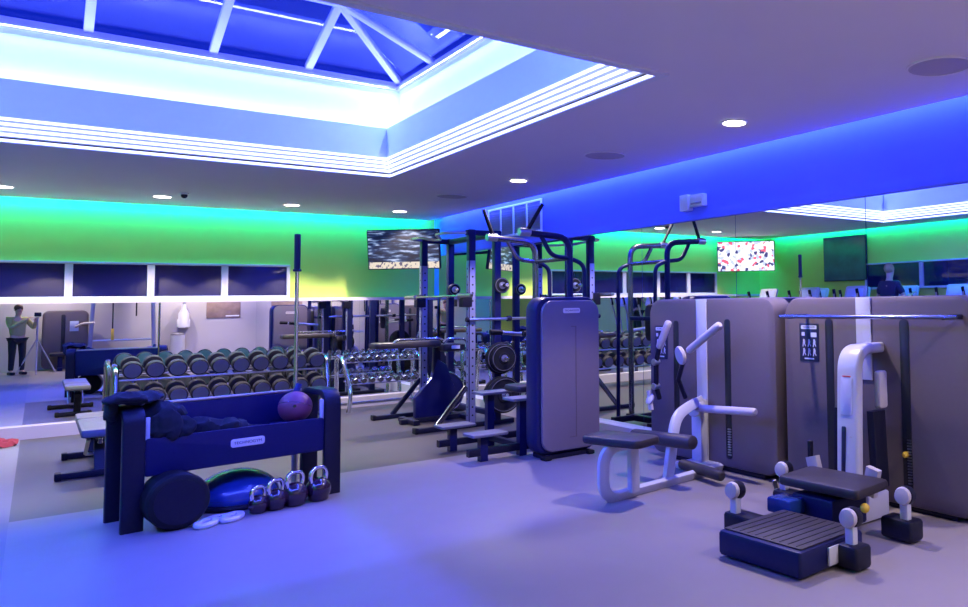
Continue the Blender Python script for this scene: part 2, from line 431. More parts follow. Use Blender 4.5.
for x in (-1.0, .27, 1.2, 2.03): rafter((x, LY1, LZ), (x, RY, RZ))
rafter(C1, R1); rafter(A1, R1); rafter((LX1, RY + .12, LZ), R1); rafter((LX1, 5.6, LZ), R1)
B().bar([R0, R1], .08, .07).build('ridge_bar', M_white, la)
for x in (-1.0, .27, 1.2): rafter((x, LY0, LZ), (x, RY, RZ))

# ------------------------------------------------------------------ ceiling fittings
DL = [((4.05, 4.28), 'downlight in the ceiling nearest the right edge, over the rowing machine'), ((4.02, 7.77), 'downlight in the ceiling over the chin-up frame'),
      ((3.95, 11.3), 'downlight in the ceiling nearest the back right corner, by the television'), ((2.54, 11.35), 'downlight over the small chrome dumbbell rack'),
      ((1.11, 11.33), 'downlight by the small ceiling sensor'), ((-.33, 11.34), 'downlight at the left edge of the photo'),
      ((4.05, .9), 'unseen fill downlight added behind the camera along the right wall'), ((.2, -.95), 'fill downlight added by the rear wall, over the person in olive'),  # from here on: unseen downlights added as warm fill for ceiling bounce
      ((2.6, -.95), 'fill downlight added by the rear wall, in front of the dispenser'), ((4.1, -.95), 'fill downlight added by the rear wall, in front of the poster')]  # the rear ones are added to brighten the rear wall in the mirror
for (x, y), lab in DL:
    t = thing('downlight', lab, 'light', (x, y, H), 'recessed ceiling downlights')
    B((0, 0, 0)).lathe((0, 0, 0), (0, 0, -1), [(.045, 0), (.105, 0), (.105, .004), (.09, .010), (.045, .010)], 28).build('bezel', M_white, t)
    B().lathe((0, 0, -.0105), (0, 0, -1), [(.088, 0), (.086, .003), (.01, .003)], 28).build('lens', M_lamp, t)
    l = bpy.data.lights.new('downlight_lamp', 'SPOT'); l.energy = 340 if y > 11 else 285; l.spot_size = math.radians(116); l.spot_blend = .3; l.color = (1.0, .84, .80); l.shadow_soft_size = .05
    o = bpy.data.objects.new('downlight_lamp', l); COL.objects.link(o); o.location = (x, y, H - .03)
for (x, y), lab in (((4.05, 2.48), 'round grey ceiling speaker nearest the camera'), ((3.99, 5.99), 'round grey ceiling speaker over the middle of the right wall'),
                    ((3.94, 9.4), 'round grey ceiling speaker farthest back, above the squat rack')):
    t = thing('ceiling_speaker', lab, 'speaker', (x, y, H), 'ceiling speakers')
    B().lathe((0, 0, 0), (0, 0, -1), [(.19, 0), (.19, .006), (.165, .010), (.16, .006), (.01, .006)], 32).build('grille', M_cspk, t)
    B().torus((0, 0, -.004), (0, 0, 1), .19, .008, 32, 6).build('rim', M_ceil, t)
t = thing('motion_detector', 'small dark dome sensor on the ceiling near the back downlights', 'sensor', (1.28, 10.89, H))
B().lathe((0, 0, 0), (0, 0, -1), [(.05, 0), (.05, .012), (.035, .02)], 20).build('base', M_white, t)
B().ball((0, 0, -.03), .035, seg=16, nr=8).build('dome', M_black, t)

# vent and emergency unit on the blue wall
def wall_at(y, z): return V((XR + .02, y, z))
t = thing('air_vent', 'white framed four panel air vent high on the blue wall', 'vent', (XR + .02, 9.69, 2.66))
o = t.location.copy()
f = B(o); NX = (0, -1, 0); UP = (0, 0, 1)            # a x b = -x, facing the room
def on_right(b, y, z, w, h, d=.02, dx=0.0, e=.003, r=0.0): return b.slab((XR + .02 - dx, y, z), NX, UP, rrect(w, h, r), d, e)
on_right(f, 9.69, 2.865, 1.58, .03); on_right(f, 9.69, 2.455, 1.58, .03)
for k in range(5): on_right(f, 8.92 + k * .385, 2.66, .035, .40)
f.build('frame', M_white, t)
for k in range(4):
    p = B(o); on_right(p, 9.1125 + k * .385, 2.66, .35, .39, .006, 0)
    for j in range(11): on_right(p, 9.1125 + k * .385, 2.49 + j * .034, .35, .012, .012, 0, .002)
    p.build('louvre_panel', M_speaker, t)
t = thing('wall_control_unit', 'small white twin box unit on the blue wall above the mirror', 'control box', (XR + .02, 5.85, 2.49)); o = t.location.copy()
b = B(o); on_right(b, 5.92, 2.49, .13, .16, .07, r=.01); b.build('sensor_box', M_white, t)
b = B(o); on_right(b, 5.74, 2.50, .20, .12, .06, r=.01); b.build('main_box', M_white, t)
b = B(o); on_right(b, 5.74, 2.47, .16, .02, .004, .06); b.build('slot_vent', M_speaker, t)

# ------------------------------------------------------------------ televisions
def tv(name, label, c, w, h, nrm, screen, tilt=.12, mount=None):
    n = V((nrm[0], nrm[1], 0)).normalized(); a = V((-n.y, n.x, 0)); b0 = V((0, 0, 1))
    n = (n * math.cos(tilt) - b0 * math.sin(tilt)).normalized(); b = n.cross(a)
    t = thing(name, label, 'television', c)
    c = V(c)
    B(c).slab(c - n * .05, a, b, rrect(w, h, .012), .05, .006).build('casing', M_black, t)
    s = B(c).slab(c + n * .0002, a, b, rrect(w - .03, h - .03), .003, 0)
    s.build('screen', screen, t, smooth=False)
    if mount is not None:
        B(c).tube([c - n * .05, c - n * .12, V(mount)], .025, 10).build('wall_arm', M_black, t)
        B(c).slab(c - n * .06, a, b, rrect(w * .4, h * .4, .01), .02, .004).build('mount_plate', M_black, t)
    return t
tv('television', 'wall television showing a street scene, high in the back right corner', (4.12, 11.62, 2.35), 1.10, .60, (-.7, -.75), screen_mat('street_broadcast', 'street'), mount=(4.6, YB + .02, 2.36))
tv('television', 'bright television showing a red and white crowd, seen in the right mirror', (-1.72, 11.95, 2.46), 1.25, .66, (1, -.9), screen_mat('crowd_broadcast', 'crowd'), mount=(-2.5, YB + .02, 2.44))
t = tv('display_screen', 'large dark upright screen on the green wall, seen in the right mirror', (XL + .06, 10.0, 2.33), 1.1, .92, (1, 0), screen_mat('idle_display', 'dark'), tilt=0.0)

# ================================================================== STORAGE BENCH and what lies in and under it
SB = V((.455, 6.52, 0)); su = V((.99, .141, 0)); sv = V((-.141, .99, 0))
def S(u, v, z): return SB + su * u + sv * v + V((0, 0, z))
SL, SD, SH = 1.455, .50, .84
t = thing('storage_bench', 'dark blue open storage bench with rounded end frames and a long tray', 'storage bench', SB); o = SB
for u in (.065, SL - .065):
    path = fillet([S(u, .03, 0), S(u, .03, SH - .03), S(u, SD - .03, SH - .03), S(u, SD - .03, 0)], .11, 8)
    B(o).sweep(path, rrect(.13, .055, .012, 2), up=su.cross(V((0, 0, 1)))).build('end_frame', M_black, t)
ux, = (su,)
for u in (.145, SL - .145):
    B(o).slab(S(u, .045, .46 + .12), su, V((0, 0, 1)), rrect(.026, .36, .005), .02, .002).build('pale_trim', M_wmetal, t, 'pale vertical trim strip')
# tray: front panel, floor, back panel, rail
tu = SL - .26
B(o).slab(S(SL / 2, .045, .485), su, V((0, -.0, 1)), rrect(tu, .26, .02), .025, .005).build('front_panel', M_navy, t)
B(o).slab(S(SL / 2, .25, .375), su, sv, rrect(tu, .41, .01), .02, .004).build('tray_floor', M_navy, t)
B(o).slab(S(SL / 2, .47, .58), su, V((0, 0, 1)), rrect(tu, .44, .02), .025, .005).build('back_panel', M_navy, t)
B(o).bar([S(.14, .455, .81), S(SL - .14, .455, .81)], .03, .025).build('back_rail', M_steel, t)
B(o).slab(S(1.18, .25, .39), su, sv, rrect(.26, .38, .02), .182, .006).build('raised_shelf', M_navy, t)
badge(t, o, S(.77, .0195, .505), su, V((0, 0, 1)), .23, .06)

# bag heap: rumpled cloth draped over the left end frame
def blob_cloth(name, label, cat, pts, m, base):
    """pts: (centre, radii) lumps unioned by remesh-like displacement"""
    b = B(base)
    for c_, r_ in pts: b.ball(c_, 1.0, r_, 40, 26)
    from mathutils import noise
    for v in b.bm.verts:
        p = v.co + b.off
        f = 1 - abs(noise.noise(p * 11)) * 2.2           # ridged: folds of cloth
        v.co += noise.noise_vector(p * 6) * .035 + V((0, 0, f * .022)) + noise.noise_vector(p * 24) * .008
        w = v.co.z + b.off.z
        if w < .006: v.co.z = .006 - b.off.z
    return tag(b.build(name, m), label, cat)
blob_cloth('duffel_bag', 'slack black bag heaped over the left end of the storage bench', 'bag',
    [(S(.02, .10, SH + .03), (.12, .13, .04)), (S(.13, .22, SH + .03), (.16, .15, .04)), (S(-.03, .20, .80), (.04, .12, .09)), (S(.26, .17, .75), (.15, .13, .08)),
     (S(.24, .03, .68), (.11, .05, .10)), (S(.36, .05, .66), (.08, .05, .07))], M_cloth, S(.1, .2, SH))
blob_cloth('exercise_mat', 'dark crumpled mat bundle lying in the tray of the storage bench', 'mat',
    [(S(.55, .22, .55), (.17, .13, .15)), (S(.74, .23, .52), (.16, .12, .11)), (S(.66, .18, .60), (.10, .09, .07)), (S(.90, .24, .50), (.12, .11, .085))], M_cloth, S(.6, .3, .5))
c0 = S(1.18, .22, .70)
t = thing('medicine_ball', 'maroon medicine ball at the right end of the storage bench tray', 'ball', c0)
B(t.location).ball(c0, .125, seg=32, nr=18).build('ball', M_ball, t)
B(t.location).torus(c0, (.3, .4, 1), .1245, .002, 36, 6).build('seam', M_kb, t)
B(t.location).lathe(c0 + V((-.03, -.117, .02)), V((-.2, -1, .15)), [(.012, 0), (.012, .006), (.005, .007)], 14).build('valve', M_kb, t)
tag(B(S(1.3, .30, .4)).tube([S(1.17, .385, .58), S(1.27, .38, .87)], .024, 12).build('foam_stick', mat('blue_foam', (.02, .03, .16), .6)), 'short dark blue stick leaning beside the maroon ball', 'stick')

# upright barbell
bp = V((1.69, 7.33, 0))
t = thing('barbell', 'barbell standing on end behind the storage bench, black sleeve at top', 'barbell', bp)
B(bp).cyl(bp + V((0, 0, .0)), bp + V((0, 0, .34)), .024).build('lower_sleeve', M_steel, t)
B(bp).cyl(bp + V((0, 0, .34)), bp + V((0, 0, 1.90)), .0155).build('shaft', M_chrome, t)
B(bp).cyl(bp + V((0, 0, 1.815)), bp + V((0, 0, 1.835)), .034).build('collar', M_black, t)
B(bp).cyl(bp + V((0, 0, 1.835)), bp + V((0, 0, 2.14)), .025).build('upper_sleeve', M_black, t, 'black sleeve')

# under the bench
ax = V((-.12, 1, 0)).normalized()
c0 = V((.765, 6.37, .190))
t = thing('foam_roller', 'big dark cylinder roller lying under the left end of the storage bench', 'roller', (.765, 6.37, 0))
B(t.location).lathe(c0, ax, [(.155, 0), (.18, .012), (.188, .03), (.188, .26), (.18, .29), (.155, .30)], 40).build('body', M_rubber, t)
B(t.location).lathe(c0 - ax * .002, ax, [(.15, 0), (.15, .006)], 40).build('end_disc', M_black, t)
B(t.location).torus(c0 + ax * .05, ax, .188, .002, 40, 6).build('edge_band', M_vinyl, t)
t = thing('balance_trainer', 'blue half dome balance trainer under the middle of the storage bench', 'balance trainer', (1.20, 6.96, 0))
q_ = 1.1
B().lathe((0, 0, 0), (0, 0, 1), [(.24 * q_, 0), (.285 * q_, .008), (.29 * q_, .02), (.285 * q_, .035), (.25 * q_, .045)], 44).build('base_disc', M_black, t)
B().lathe((0, 0, .03), (0, 0, 1), [(.262 * q_, 0), (.27 * q_, .02)] + [(.268 * q_ * math.cos(a), .02 + .21 * math.sin(a)) for a in [k * PI / 24 for k in range(1, 12)]], 44).build('dome', M_bosu, t)
for z_, r_ in ((.075, .263), (.115, .244)): B().torus((0, 0, z_), (0, 0, 1), r_ * q_, .004, 44, 6).build('dome_ring', M_navy, t)
def kettlebell(x, y, s, lab):
    t = thing('kettlebell', lab, 'kettlebell', (x, y, 0), 'kettlebells in front of the storage bench', rz=.45)
    r = .085 * s
    B().lathe((0, 0, 0), (0, 0, 1), [(r * .62, 0), (r * .8, r * .12)] + [(r * math.sin(a), r * .95 - r * math.cos(a)) for a in [.95 + k * .19 for k in range(11)]], 28).build('bell', M_kb, t)
    hb = r * 1.75
    B().tube([(-r * .62, 0, r * 1.45), (-r * .82, 0, hb + r * .35), (-r * .55, 0, hb + r * .98), (r * .55, 0, hb + r * .98), (r * .82, 0, hb + r * .35), (r * .62, 0, r * 1.45)], .0165, 12, .05, up=(0, 1, 0)).build('handle', M_chrome, t, 'chrome handle')
for (x, y, s, lab) in ((1.26, 6.50, .80, 'smallest chrome handled kettlebell, leftmost of the four by the bench'), (1.38, 6.52, .92, 'second kettlebell from the left under the storage bench'),
                       (1.515, 6.545, 1.06, 'third kettlebell from the left under the storage bench'), (1.69, 6.585, 1.08, 'rightmost kettlebell by the right leg of the storage bench')):
    kettlebell(x, y, s, lab)
t = thing('push_up_grip', 'pair of pale joined slipper shaped grips on the floor by the roller', 'grip', (1.0, 6.40, 0))
for dx, dy, a in ((-.075, -.01, .5), (.085, .04, .5)):
    sec = rrect(.055, .034, .014, 3); R = []
    for k in range(28):
        q = 2 * PI * k / 28; R.append((dx + .045 * math.cos(q) * math.cos(a) - .095 * math.sin(q) * math.sin(a) * -1, dy + .045 * math.cos(q) * math.sin(a) * -1 + .095 * math.sin(q) * math.cos(a), .016))
    b = B(); b.sweep(R, sec, closed=True); b.build('pad_ring', M_pad, t)
B().bar([(-.09, .085, .02), (0, .115, .028), (.08, .12, .02)], .035, .014, fil=.04).build('link_strap', M_pad, t)

# flat bench (long axis away from camera)
t = thing('weight_bench', 'flat grey padded weight bench behind the left end of the storage bench', 'weight bench', (.46, 9.6, 0)); o = t.location
for q in ((.46, 9.25, 1.0), (.46, 10.15, .55)):
    pass
B(o).box((.46, 9.32, .405), (.29, .98, .075), e=.02, r=.03).build('pad', M_greyvinyl, t)
B(o).box((.46, 10.12, .405), (.29, .50, .075), e=.02, r=.03).build('seat_pad', M_greyvinyl, t)
B(o).bar([(.46, 8.95, .34), (.46, 10.3, .34)], .06, .05).build('spine', M_black, t)
for y in (9.0, 10.2):
    l = B(o); l.bar([(.46, y + .12, .33), (.46, y, .05)], .08, .05, up=(0, 1, 0)); l.build('leg', M_black, t)
    f = B(o); f.box((.42, y, .035), (.52 if y < 9.5 else .36, .07, .06), e=.01); f.build('foot_bar', M_black, t)
    for s in (-1, 1): B(o).box((.42 + s * (.25 if y < 9.5 else .18), y, .035), (.05, .09, .07), e=.012).build('rubber_foot', M_rubber, t)
B(o).cyl((.46, 8.93, .36), (.46, 8.98, .30), .02).build('pivot', M_chrome, t)
B(o).tube([(.38, 9.1, .33), (.38, 9.6, .12), (.54, 9.6, .12), (.54, 9.1, .33)], .016, 10, .04).build('support_strut', M_steel, t)

tag(blob_cloth('towel', '', 'towel', [((-.45, 11.95, .025), (.22, .28, .03)), ((-.28, 11.75, .02), (.17, .16, .025)), ((-.36, 12.1, .05), (.07, .08, .05))], M_red, V((-.4, 11.9, 0))),
    'crumpled red towel on the pale floor by the left mirror plinth', 'towel')

# ================================================================== LONG DUMBBELL RACK
RA = V((.775, 11.62, 0)); ru = V((1, 0, 0)).normalized(); rv = V((-ru.y, ru.x, 0))
def Rk(u, v, z): return RA + ru * u + rv * v + V((0, 0, z))
RL = 2.24
t = thing('dumbbell_rack', 'long black two tier dumbbell rack behind the storage bench', 'dumbbell rack', RA); o = RA
for u in (-.06, RL + .02):
    path = [Rk(u, -.24, .03), Rk(u, -.24, .22), Rk(u, -.12, .80), Rk(u, .14, .84), Rk(u, .26, .72), Rk(u, .28, .03)]
    B(o).tube(path, .032, 14, .10, up=ru).build('end_frame', M_gun, t, 'polished dark end frame')
    B(o).bar([Rk(u, -.26, .02), Rk(u, .34, .02)], .08, .035).build('foot', M_black, t)
for v0, z in ((-.07, .675), (-.17, .353)):
    for dv in (0, .17): B(o).bar([Rk(-.05, v0 + dv, z + dv * .30 - .012), Rk(RL, v0 + dv, z + dv * .30 - .012)], .06, .022).build('tier_rail', M_steel, t)
ord_ = ['first', 'second', 'third', 'fourth', 'fifth', 'sixth', 'seventh', 'eighth', 'ninth', 'tenth']
def dumbbell(name, label, loc, group, r, hl, hn, mh, mf, rz, tiltx):
    d = thing(name, label, 'dumbbell', loc, group)
    d.rotation_euler = (tiltx, 0, rz)
    B().cyl((0, -hn, 0), (0, hn, 0), .017 * r / .08, 12).build('handle', M_chrome, d)
    for s in (-1, 1):
        b = B().lathe((0, s * hn, 0), (0, s, 0), [(r * .55, 0), (r * .95, .008), (r, .02), (r, hl - .02), (r * .94, hl - .006), (r * .8, hl)], 26)
        hd = b.build('head', mh, d)
        if mf: B().lathe((0, s * (hn + hl) - s * .004, 0), (0, s, 0), [(r * .82, 0), (r * .82, .006), (r * .3, .008)], 26).build('end_cap', mf, hd, 'grey end cap')
    return d
rzR = math.atan2(ru.y, ru.x)
proto = None
for tier, (vc, z, nm) in enumerate(((.03, .812, 'upper'), (-.07, .490, 'lower'))):
    for k in range(10):
        p = Rk(.10 + k * .2265, vc, z)
        lab = '%s black dumbbell from the left on the %s tier of the long rack' % (ord_[k], nm)
        if proto is None: proto = dumbbell('dumbbell', lab, p, 'black dumbbells on the long rack', .103, .10, .08, M_dbdark, M_dbface, rzR, .20)
        else: dup(proto, p, lab)

# small chrome dumbbell rack by the back mirror
CA = V((3.36, 11.75, 0))
t = thing('dumbbell_rack', 'small dumbbell rack with curved chrome ends by the back mirror', 'dumbbell rack', CA); o = CA
for u in (-.05, 1.05):
    path = [CA + V((u, -.32, .03)), CA + V((u + .02, -.36, .30)), CA + V((u - .02, -.08, .78)), CA + V((u - .02, .20, .80)), CA + V((u, .26, .03))]
    B(o).tube(path, .03, 14, .12, up=(1, 0, 0)).build('end_frame', M_chrome, t, 'curved chrome end frame')
for v0, z in ((-.04, .70), (-.19, .40)):
    for dv in (0, .13): B(o).bar([CA + V((-.04, v0 + dv, z + dv * .3)), CA + V((1.05, v0 + dv, z + dv * .3))], .035, .018).build('tier_rail', M_steel, t)
B(o).bar([CA + V((-.05, .1, .1)), CA + V((1.05, .1, .1))], .05, .04).build('cross_bar', M_steel, t)
proto = None
for tier, (vc, z, nm) in enumerate(((.03, .775, 'upper'), (-.12, .475, 'lower'))):
    for k in range(9):
        p = CA + V((.06 + k * .117, vc, z)); lab = '%s little chrome dumbbell from the left on the %s tier of the small rack' % (ord_[k], nm)
        if proto is None: proto = dumbbell('dumbbell', lab, p, 'chrome dumbbells on the small rack', .042, .055, .055, M_gun, None, .12, .3)
        else: dup(proto, p, lab)

# ================================================================== SQUAT RACK
t = thing('squat_rack', 'tall dark squat rack with pale perforated uprights in the back right corner', 'squat rack', (4.05, 9.85, 0)); o = t.location
for y, xs in ((10.6, (4.04, 4.42)), (9.1, (4.06, 4.40))):
    for i, x in enumerate(xs):
        B(o).box((x, y, 1.22), (.085, .085, 2.44), e=.006, r=.006).build('upright', M_navy, t)
        pl = B(o).box((x - .0445, y, 1.05), (.006, .07, 2.0), e=.001).build('perforated_plate', M_upright, t) if i == 0 else None
        fc = B(o).box((x, y - .0455, 1.05), (.07, .006, 2.0), e=.001).build('perforated_plate', M_upright, t) if i == 0 else None
        if fc:
            h_ = B(o)
            for k in range(19): h_.cyl((x, y - .0482, .15 + k * .1), (x, y - .050, .15 + k * .1), .012, 12, .0005)
            h_.build('pin_holes', M_slot, fc)
            h_ = B(o)
            for k in range(19): h_.cyl((x - .0472, y, .15 + k * .1), (x - .049, y, .15 + k * .1), .012, 12, .0005)
            h_.build('pin_holes', M_slot, pl)
    B(o).bar([(3.38, y, .03), (4.62, y, .03)], .09, .055).build('foot_beam', M_black, t)
    B(o).box((3.38, y, .035), (.04, .10, .07), e=.01).build('foot_cap', M_rubber, t)
    B(o).bar([(3.62, y, .05), (4.0, y, .50)], .06, .04, up=(0, 1, 0)).build('brace', M_gun if y < 10 else M_black, t)
    B(o).bar([(4.0, y, 2.40), (4.45, y, 2.40)], .07, .07).build('top_beam', M_navy, t)
    B(o).box((3.99, y, 1.56), (.12, .11, .17), e=.01).build('bar_hook', M_black, t)
    B(o).bar([(3.96, y + .02, .95), (3.96, y + .02, 1.02)], .05, .05).build('safety_stop', M_black, t)
B(o).bar([(4.42, 9.1, 2.40), (4.42, 10.6, 2.40)], .07, .07).build('cross_beam', M_navy, t)
B(o).tube([(4.04, 10.6, 2.40), (3.8, 10.45, 2.40), (3.8, 10.1, 2.40), (3.95, 9.95, 2.36), (3.95, 9.75, 2.36), (3.8, 9.6, 2.40), (3.8, 9.25, 2.40), (4.04, 9.1, 2.40)], .018, 10, .08).build('pull_up_bar', M_steel, t)
B(o).bar([(4.42, 9.1, .12), (4.42, 10.6, .12)], .07, .07).build('lower_cross_beam', M_navy, t)
PEG = []
for z in (.38, .83, 1.74):
    B(o).cyl((4.40, 9.06, z), (4.40, 8.80, z), .024).build('plate_peg', M_chrome, t)
for z in (1.72,):
    B(o).cyl((4.42, 10.56, z), (4.42, 10.36, z), .024).build('plate_peg', M_chrome, t)
def plate(x, y, z, r, w, lab, grp='weight plates on the squat rack'):
    d = thing('weight_plate', lab, 'weight plate', (x, y, z), grp)
    B().lathe((0, w / 2, 0), (0, -1, 0), [(.026, 0), (r * .9, 0), (r * .97, w * .1), (r, w * .25), (r, w * .75), (r * .97, w * .92), (r * .86, w), (r * .82, w * .82), (r * .42, w * .82), (r * .38, w), (.026, w)], 36).build('disc', M_rubber, d)
    B().lathe((0, -w / 2 - .001, 0), (0, -1, 0), [(.045, 0), (.045, .004), (.026, .004)], 24).build('hub_ring', M_steel, d, 'steel hub ring')
    B().torus((0, -w / 2 + .002, 0), (0, 1, 0), r * .88, .004, 36, 6).build('rim_line', M_greyvinyl, d)
plate(4.40, 8.99, .38, .225, .07, 'largest black weight plate low on the squat rack peg, behind')
plate(4.40, 8.90, .38, .225, .07, 'largest black weight plate low on the squat rack peg, in front')
plate(4.40, 8.985, .83, .20, .06, 'black weight plate on the middle peg of the squat rack, behind')
plate(4.40, 8.905, .83, .17, .05, 'black weight plate on the middle peg of the squat rack, in front')
plate(4.40, 8.96, 1.74, .10, .05, 'small round weight plate at eye height on the near squat rack post')
plate(4.42, 10.46, 1.72, .085, .05, 'small round weight plate at eye height on the far squat rack post')
def barbell(label, p, q):
    p, q = V(p), V(q); d = (q - p).normalized(); t = thing('barbell', label, 'barbell', (p + q) / 2); o = t.location
    B(o).cyl(p, q, .0145, 14).build('shaft', M_chrome, t)
    for a, s in ((p, 1), (q, -1)):
        B(o).cyl(a, a + d * s * .36, .025, 18).build('sleeve', M_steel, t)
        B(o).cyl(a + d * s * .36, a + d * s * .375, .035, 18).build('collar', M_steel, t)
barbell('barbell racked across the two pale uprights of the squat rack', (3.915, 10.93, 1.615), (3.915, 8.76, 1.615))
# short barbell/arm on the near upright
t = thing('landmine_bar', 'steel bar reaching from the near squat rack upright towards the right wall', 'bar', (4.40, 9.0, 1.32)); o = t.location
B(o).cyl((3.98, 9.02, 1.32), (4.86, 9.02, 1.32), .018, 14).build('shaft', M_steel, t)
B(o).cyl((4.50, 9.02, 1.32), (4.56, 9.02, 1.32), .035, 14).build('collar', M_black, t)
B(o).cyl((3.96, 9.02, 1.32), (4.0, 9.02, 1.32), .03, 14).build('end_cap', M_black, t)

# back extension bench inside the rack
t = thing('back_extension_bench', 'dark back extension bench with chrome handles inside the squat rack', 'exercise bench', (3.85, 10.0, 0)); o = t.location
B(o).slab((3.56, 9.93, .97), (1, 0, 0), (0, 1, 0), rrect(.84, .28, .05), .075, .025).build('pad', M_vinyl, t)
B(o).slab((4.12, 9.90, .90), (1, 0, 0), (0, 1, 0), rrect(.26, .30, .05), .10, .03).build('hip_pad', M_vinyl, t)
B(o).slab((3.96, 10.03, .10), (1, 0, 0), (0, 0, 1), [(-.27, -.06), (.20, -.06), (.26, .30), (.14, .62), (.02, .70), (-.06, .45), (-.27, .22)], .09, .01).build('side_plate', M_navy, t)
B(o).lathe((4.08, 9.97, .36), (0, -1, 0), [(.05, -.05), (.25, -.05), (.265, -.03), (.265, 0), (.25, .01), (.06, .012)], 40).build('guard_disc', M_navy, t)
B(o).torus((4.08, 9.955, .36), (0, 1, 0), .262, .012, 40, 8).build('disc_rim', M_chrome, t)
B(o).bar([(3.95, 9.98, .15), (3.98, 9.98, .95)], .09, .07, up=(0, 1, 0)).build('post', M_black, t)
B(o).tube([(3.35, 9.83, 1.0), (3.40, 9.83, 1.075), (3.92, 9.83, 1.075), (4.02, 9.83, 1.05), (4.04, 9.83, .88)], .018, 12, .06).build('handle', M_chrome, t)
B(o).tube([(3.98, 9.75, 1.02), (4.02, 9.75, 1.065), (4.28, 9.75, 1.055), (4.33, 9.75, .90)], .018, 12, .05).build('handle', M_chrome, t)
B(o).bar([(3.50, 9.95, .035), (4.35, 9.95, .035)], .08, .06).build('base_beam', M_black, t)
B(o).bar([(3.62, 9.70, .035), (3.62, 10.25, .035)], .08, .055).build('base_foot', M_black, t)
B(o).bar([(4.3, 9.70, .035), (4.3, 10.25, .035)], .08, .055).build('base_foot', M_black, t)
B(o).slab((4.14, 9.74, .955), (1, 0, 0), (0, 0, 1), rrect(.12, .045, .012), .01, .001).build('badge', M_picto, t)

# ================================================================== CHIN-UP MACHINE with tower shield
t = thing('chin_up_machine', 'tall dark chin-up and dip frame with four step boards and curved top handles', 'gym machine', (3.9, 7.3, 0)); o = t.location
TY = (7.06, 7.78)
for y in TY:
    B(o).bar([(3.12, y, .09), (4.60, y, .09)], .07, .07).build('side_beam', M_black, t)
    for x, z in ((3.27, .245), (3.68, .55)):
        B(o).box((x, y, z / 2), (.075, .075, z), e=.006).build('step_post', M_navy, t)
        B(o).box((x + .03, y, z + .012), (.36, .25, .028), e=.008, r=.015).build('step_board', M_greyvinyl, t)
    # curved tube: post, hook forward at the top
    yy = 7.1 if y < 7.4 else 7.85
    B(o).tube([(4.27, yy, .10), (4.27, yy, 2.20), (3.70, yy, 2.235)], .034, 14, .16, up=(0, 1, 0)).build('main_post', M_navy if y < 7.4 else M_gun, t)
    B(o).tube([(3.92, yy, 2.22), (4.05, yy, 2.0), (4.27, yy, 1.98)], .024, 12, .08, up=(0, 1, 0)).build('brace_tube', M_navy if y < 7.4 else M_gun, t)
    B(o).tube([(3.76, yy, 2.235), (3.62 if yy > 7.5 else 3.92, yy - .05, 2.53)], .020, 12).build('angled_grip', M_rubber, t)
    B(o).cyl((3.68, yy, 2.235), (3.80, yy, 2.235), .042, 16).build('grip_socket', M_steel, t)
    B(o).tube([(4.27, yy, 1.15), (3.75, yy, 1.20)], .022, 12).build('dip_handle', M_steel, t)
    B(o).cyl((3.86, yy, 1.195), (3.72, yy, 1.203), .030, 14).build('dip_grip', M_rubber, t)
    B(o).tube([(4.27, yy, 1.98), (4.45, yy, 1.92), (4.47, yy, .10)], .024, 12, .12, up=(0, 1, 0)).build('rear_post', M_navy, t)
B(o).bar([(4.27, TY[0] - .1, .09), (4.27, TY[1] + .13, .09)], .08, .075).build('base_cross_beam', M_black, t)
B(o).bar([(3.68, TY[0], .09), (3.68, TY[1], .09)], .06, .06).build('front_cross_beam', M_black, t)
B(o).tube([(4.27, 7.1, 1.98), (4.27, 7.85, 1.98)], .024, 12).build('top_cross_tube', M_gun, t)
B(o).bar([(4.27, 7.1, 1.30), (4.27, 7.85, 1.30)], .06, .05).build('mid_cross_beam', M_navy, t)
B(o).box((3.95, 7.45, .62), (.38, .36, .07), e=.025, r=.05).build('knee_pad', M_vinyl, t)
B(o).bar([(4.27, 7.45, .30), (3.95, 7.45, .56)], .07, .05, up=(0, 1, 0)).build('knee_arm', M_black, t)
B(o).bar([(4.27, 7.2, .1), (4.27, 7.2, 1.3)], .07, .06, up=(0, 1, 0)).build('guide_post', M_black, t)
B(o).slab((4.24, 7.46, 1.25), (0, -1, 0), (0, 0, 1), rrect(.30, .45, .08), .07, .025).build('back_pad', M_vinyl, t)

def shield_shape(w, h, r): return rrect(w, h, r, 8)
t = thing('weight_tower', 'tall grey rounded weight stack tower standing alone in mid floor', 'gym machine', (3.96, 6.75, 0)); o = t.location
SW, SZ0, SZ1 = .70, .05, 1.565; sc_ = (SZ0 + SZ1) / 2
B(o).slab((3.965, 6.86, sc_), (1, 0, 0), (0, 0, 1), shield_shape(SW, SZ1 - SZ0, .13), .22, .03).build('housing', M_navy, t)
fp = B(o).slab((3.985, 6.645, sc_ - .005), (1, 0, 0), (0, 0, 1), shield_shape(SW - .05, SZ1 - SZ0 - .06, .12), .045, .02).build('front_panel', M_shell2, t)
b = B(o)
for x0, x1, z0, z1 in ((3.98, 4.035, 1.27, 1.278), (4.03, 4.037, .20, 1.278), (3.96, 4.037, .195, .202)):
    b.box(((x0 + x1) / 2, 6.598, (z0 + z1) / 2), (x1 - x0, .004, z1 - z0), e=.0005)
b.build('groove', M_shell, fp)
badge(t, o, (3.985, 6.6, 1.43), (1, 0, 0), (0, 0, 1), .19, .05)
B(o).slab((3.965, 6.855, sc_ + .06), (-1, 0, 0), (0, 0, 1), shield_shape(SW - .06, SZ1 - SZ0 - .16, .11), .03, .01).build('rear_panel', M_shell2, t)
badge(t, o, (3.965, 6.885, 1.40), (-1, 0, 0), (0, 0, 1), .19, .05)
B(o).box((3.96, 6.77, .025), (.48, .26, .05), e=.01).build('base', M_black, t)
for x in (3.72, 4.2): B(o).box((x, 6.64, .02), (.07, .10, .04), e=.01).build('foot', M_rubber, t)

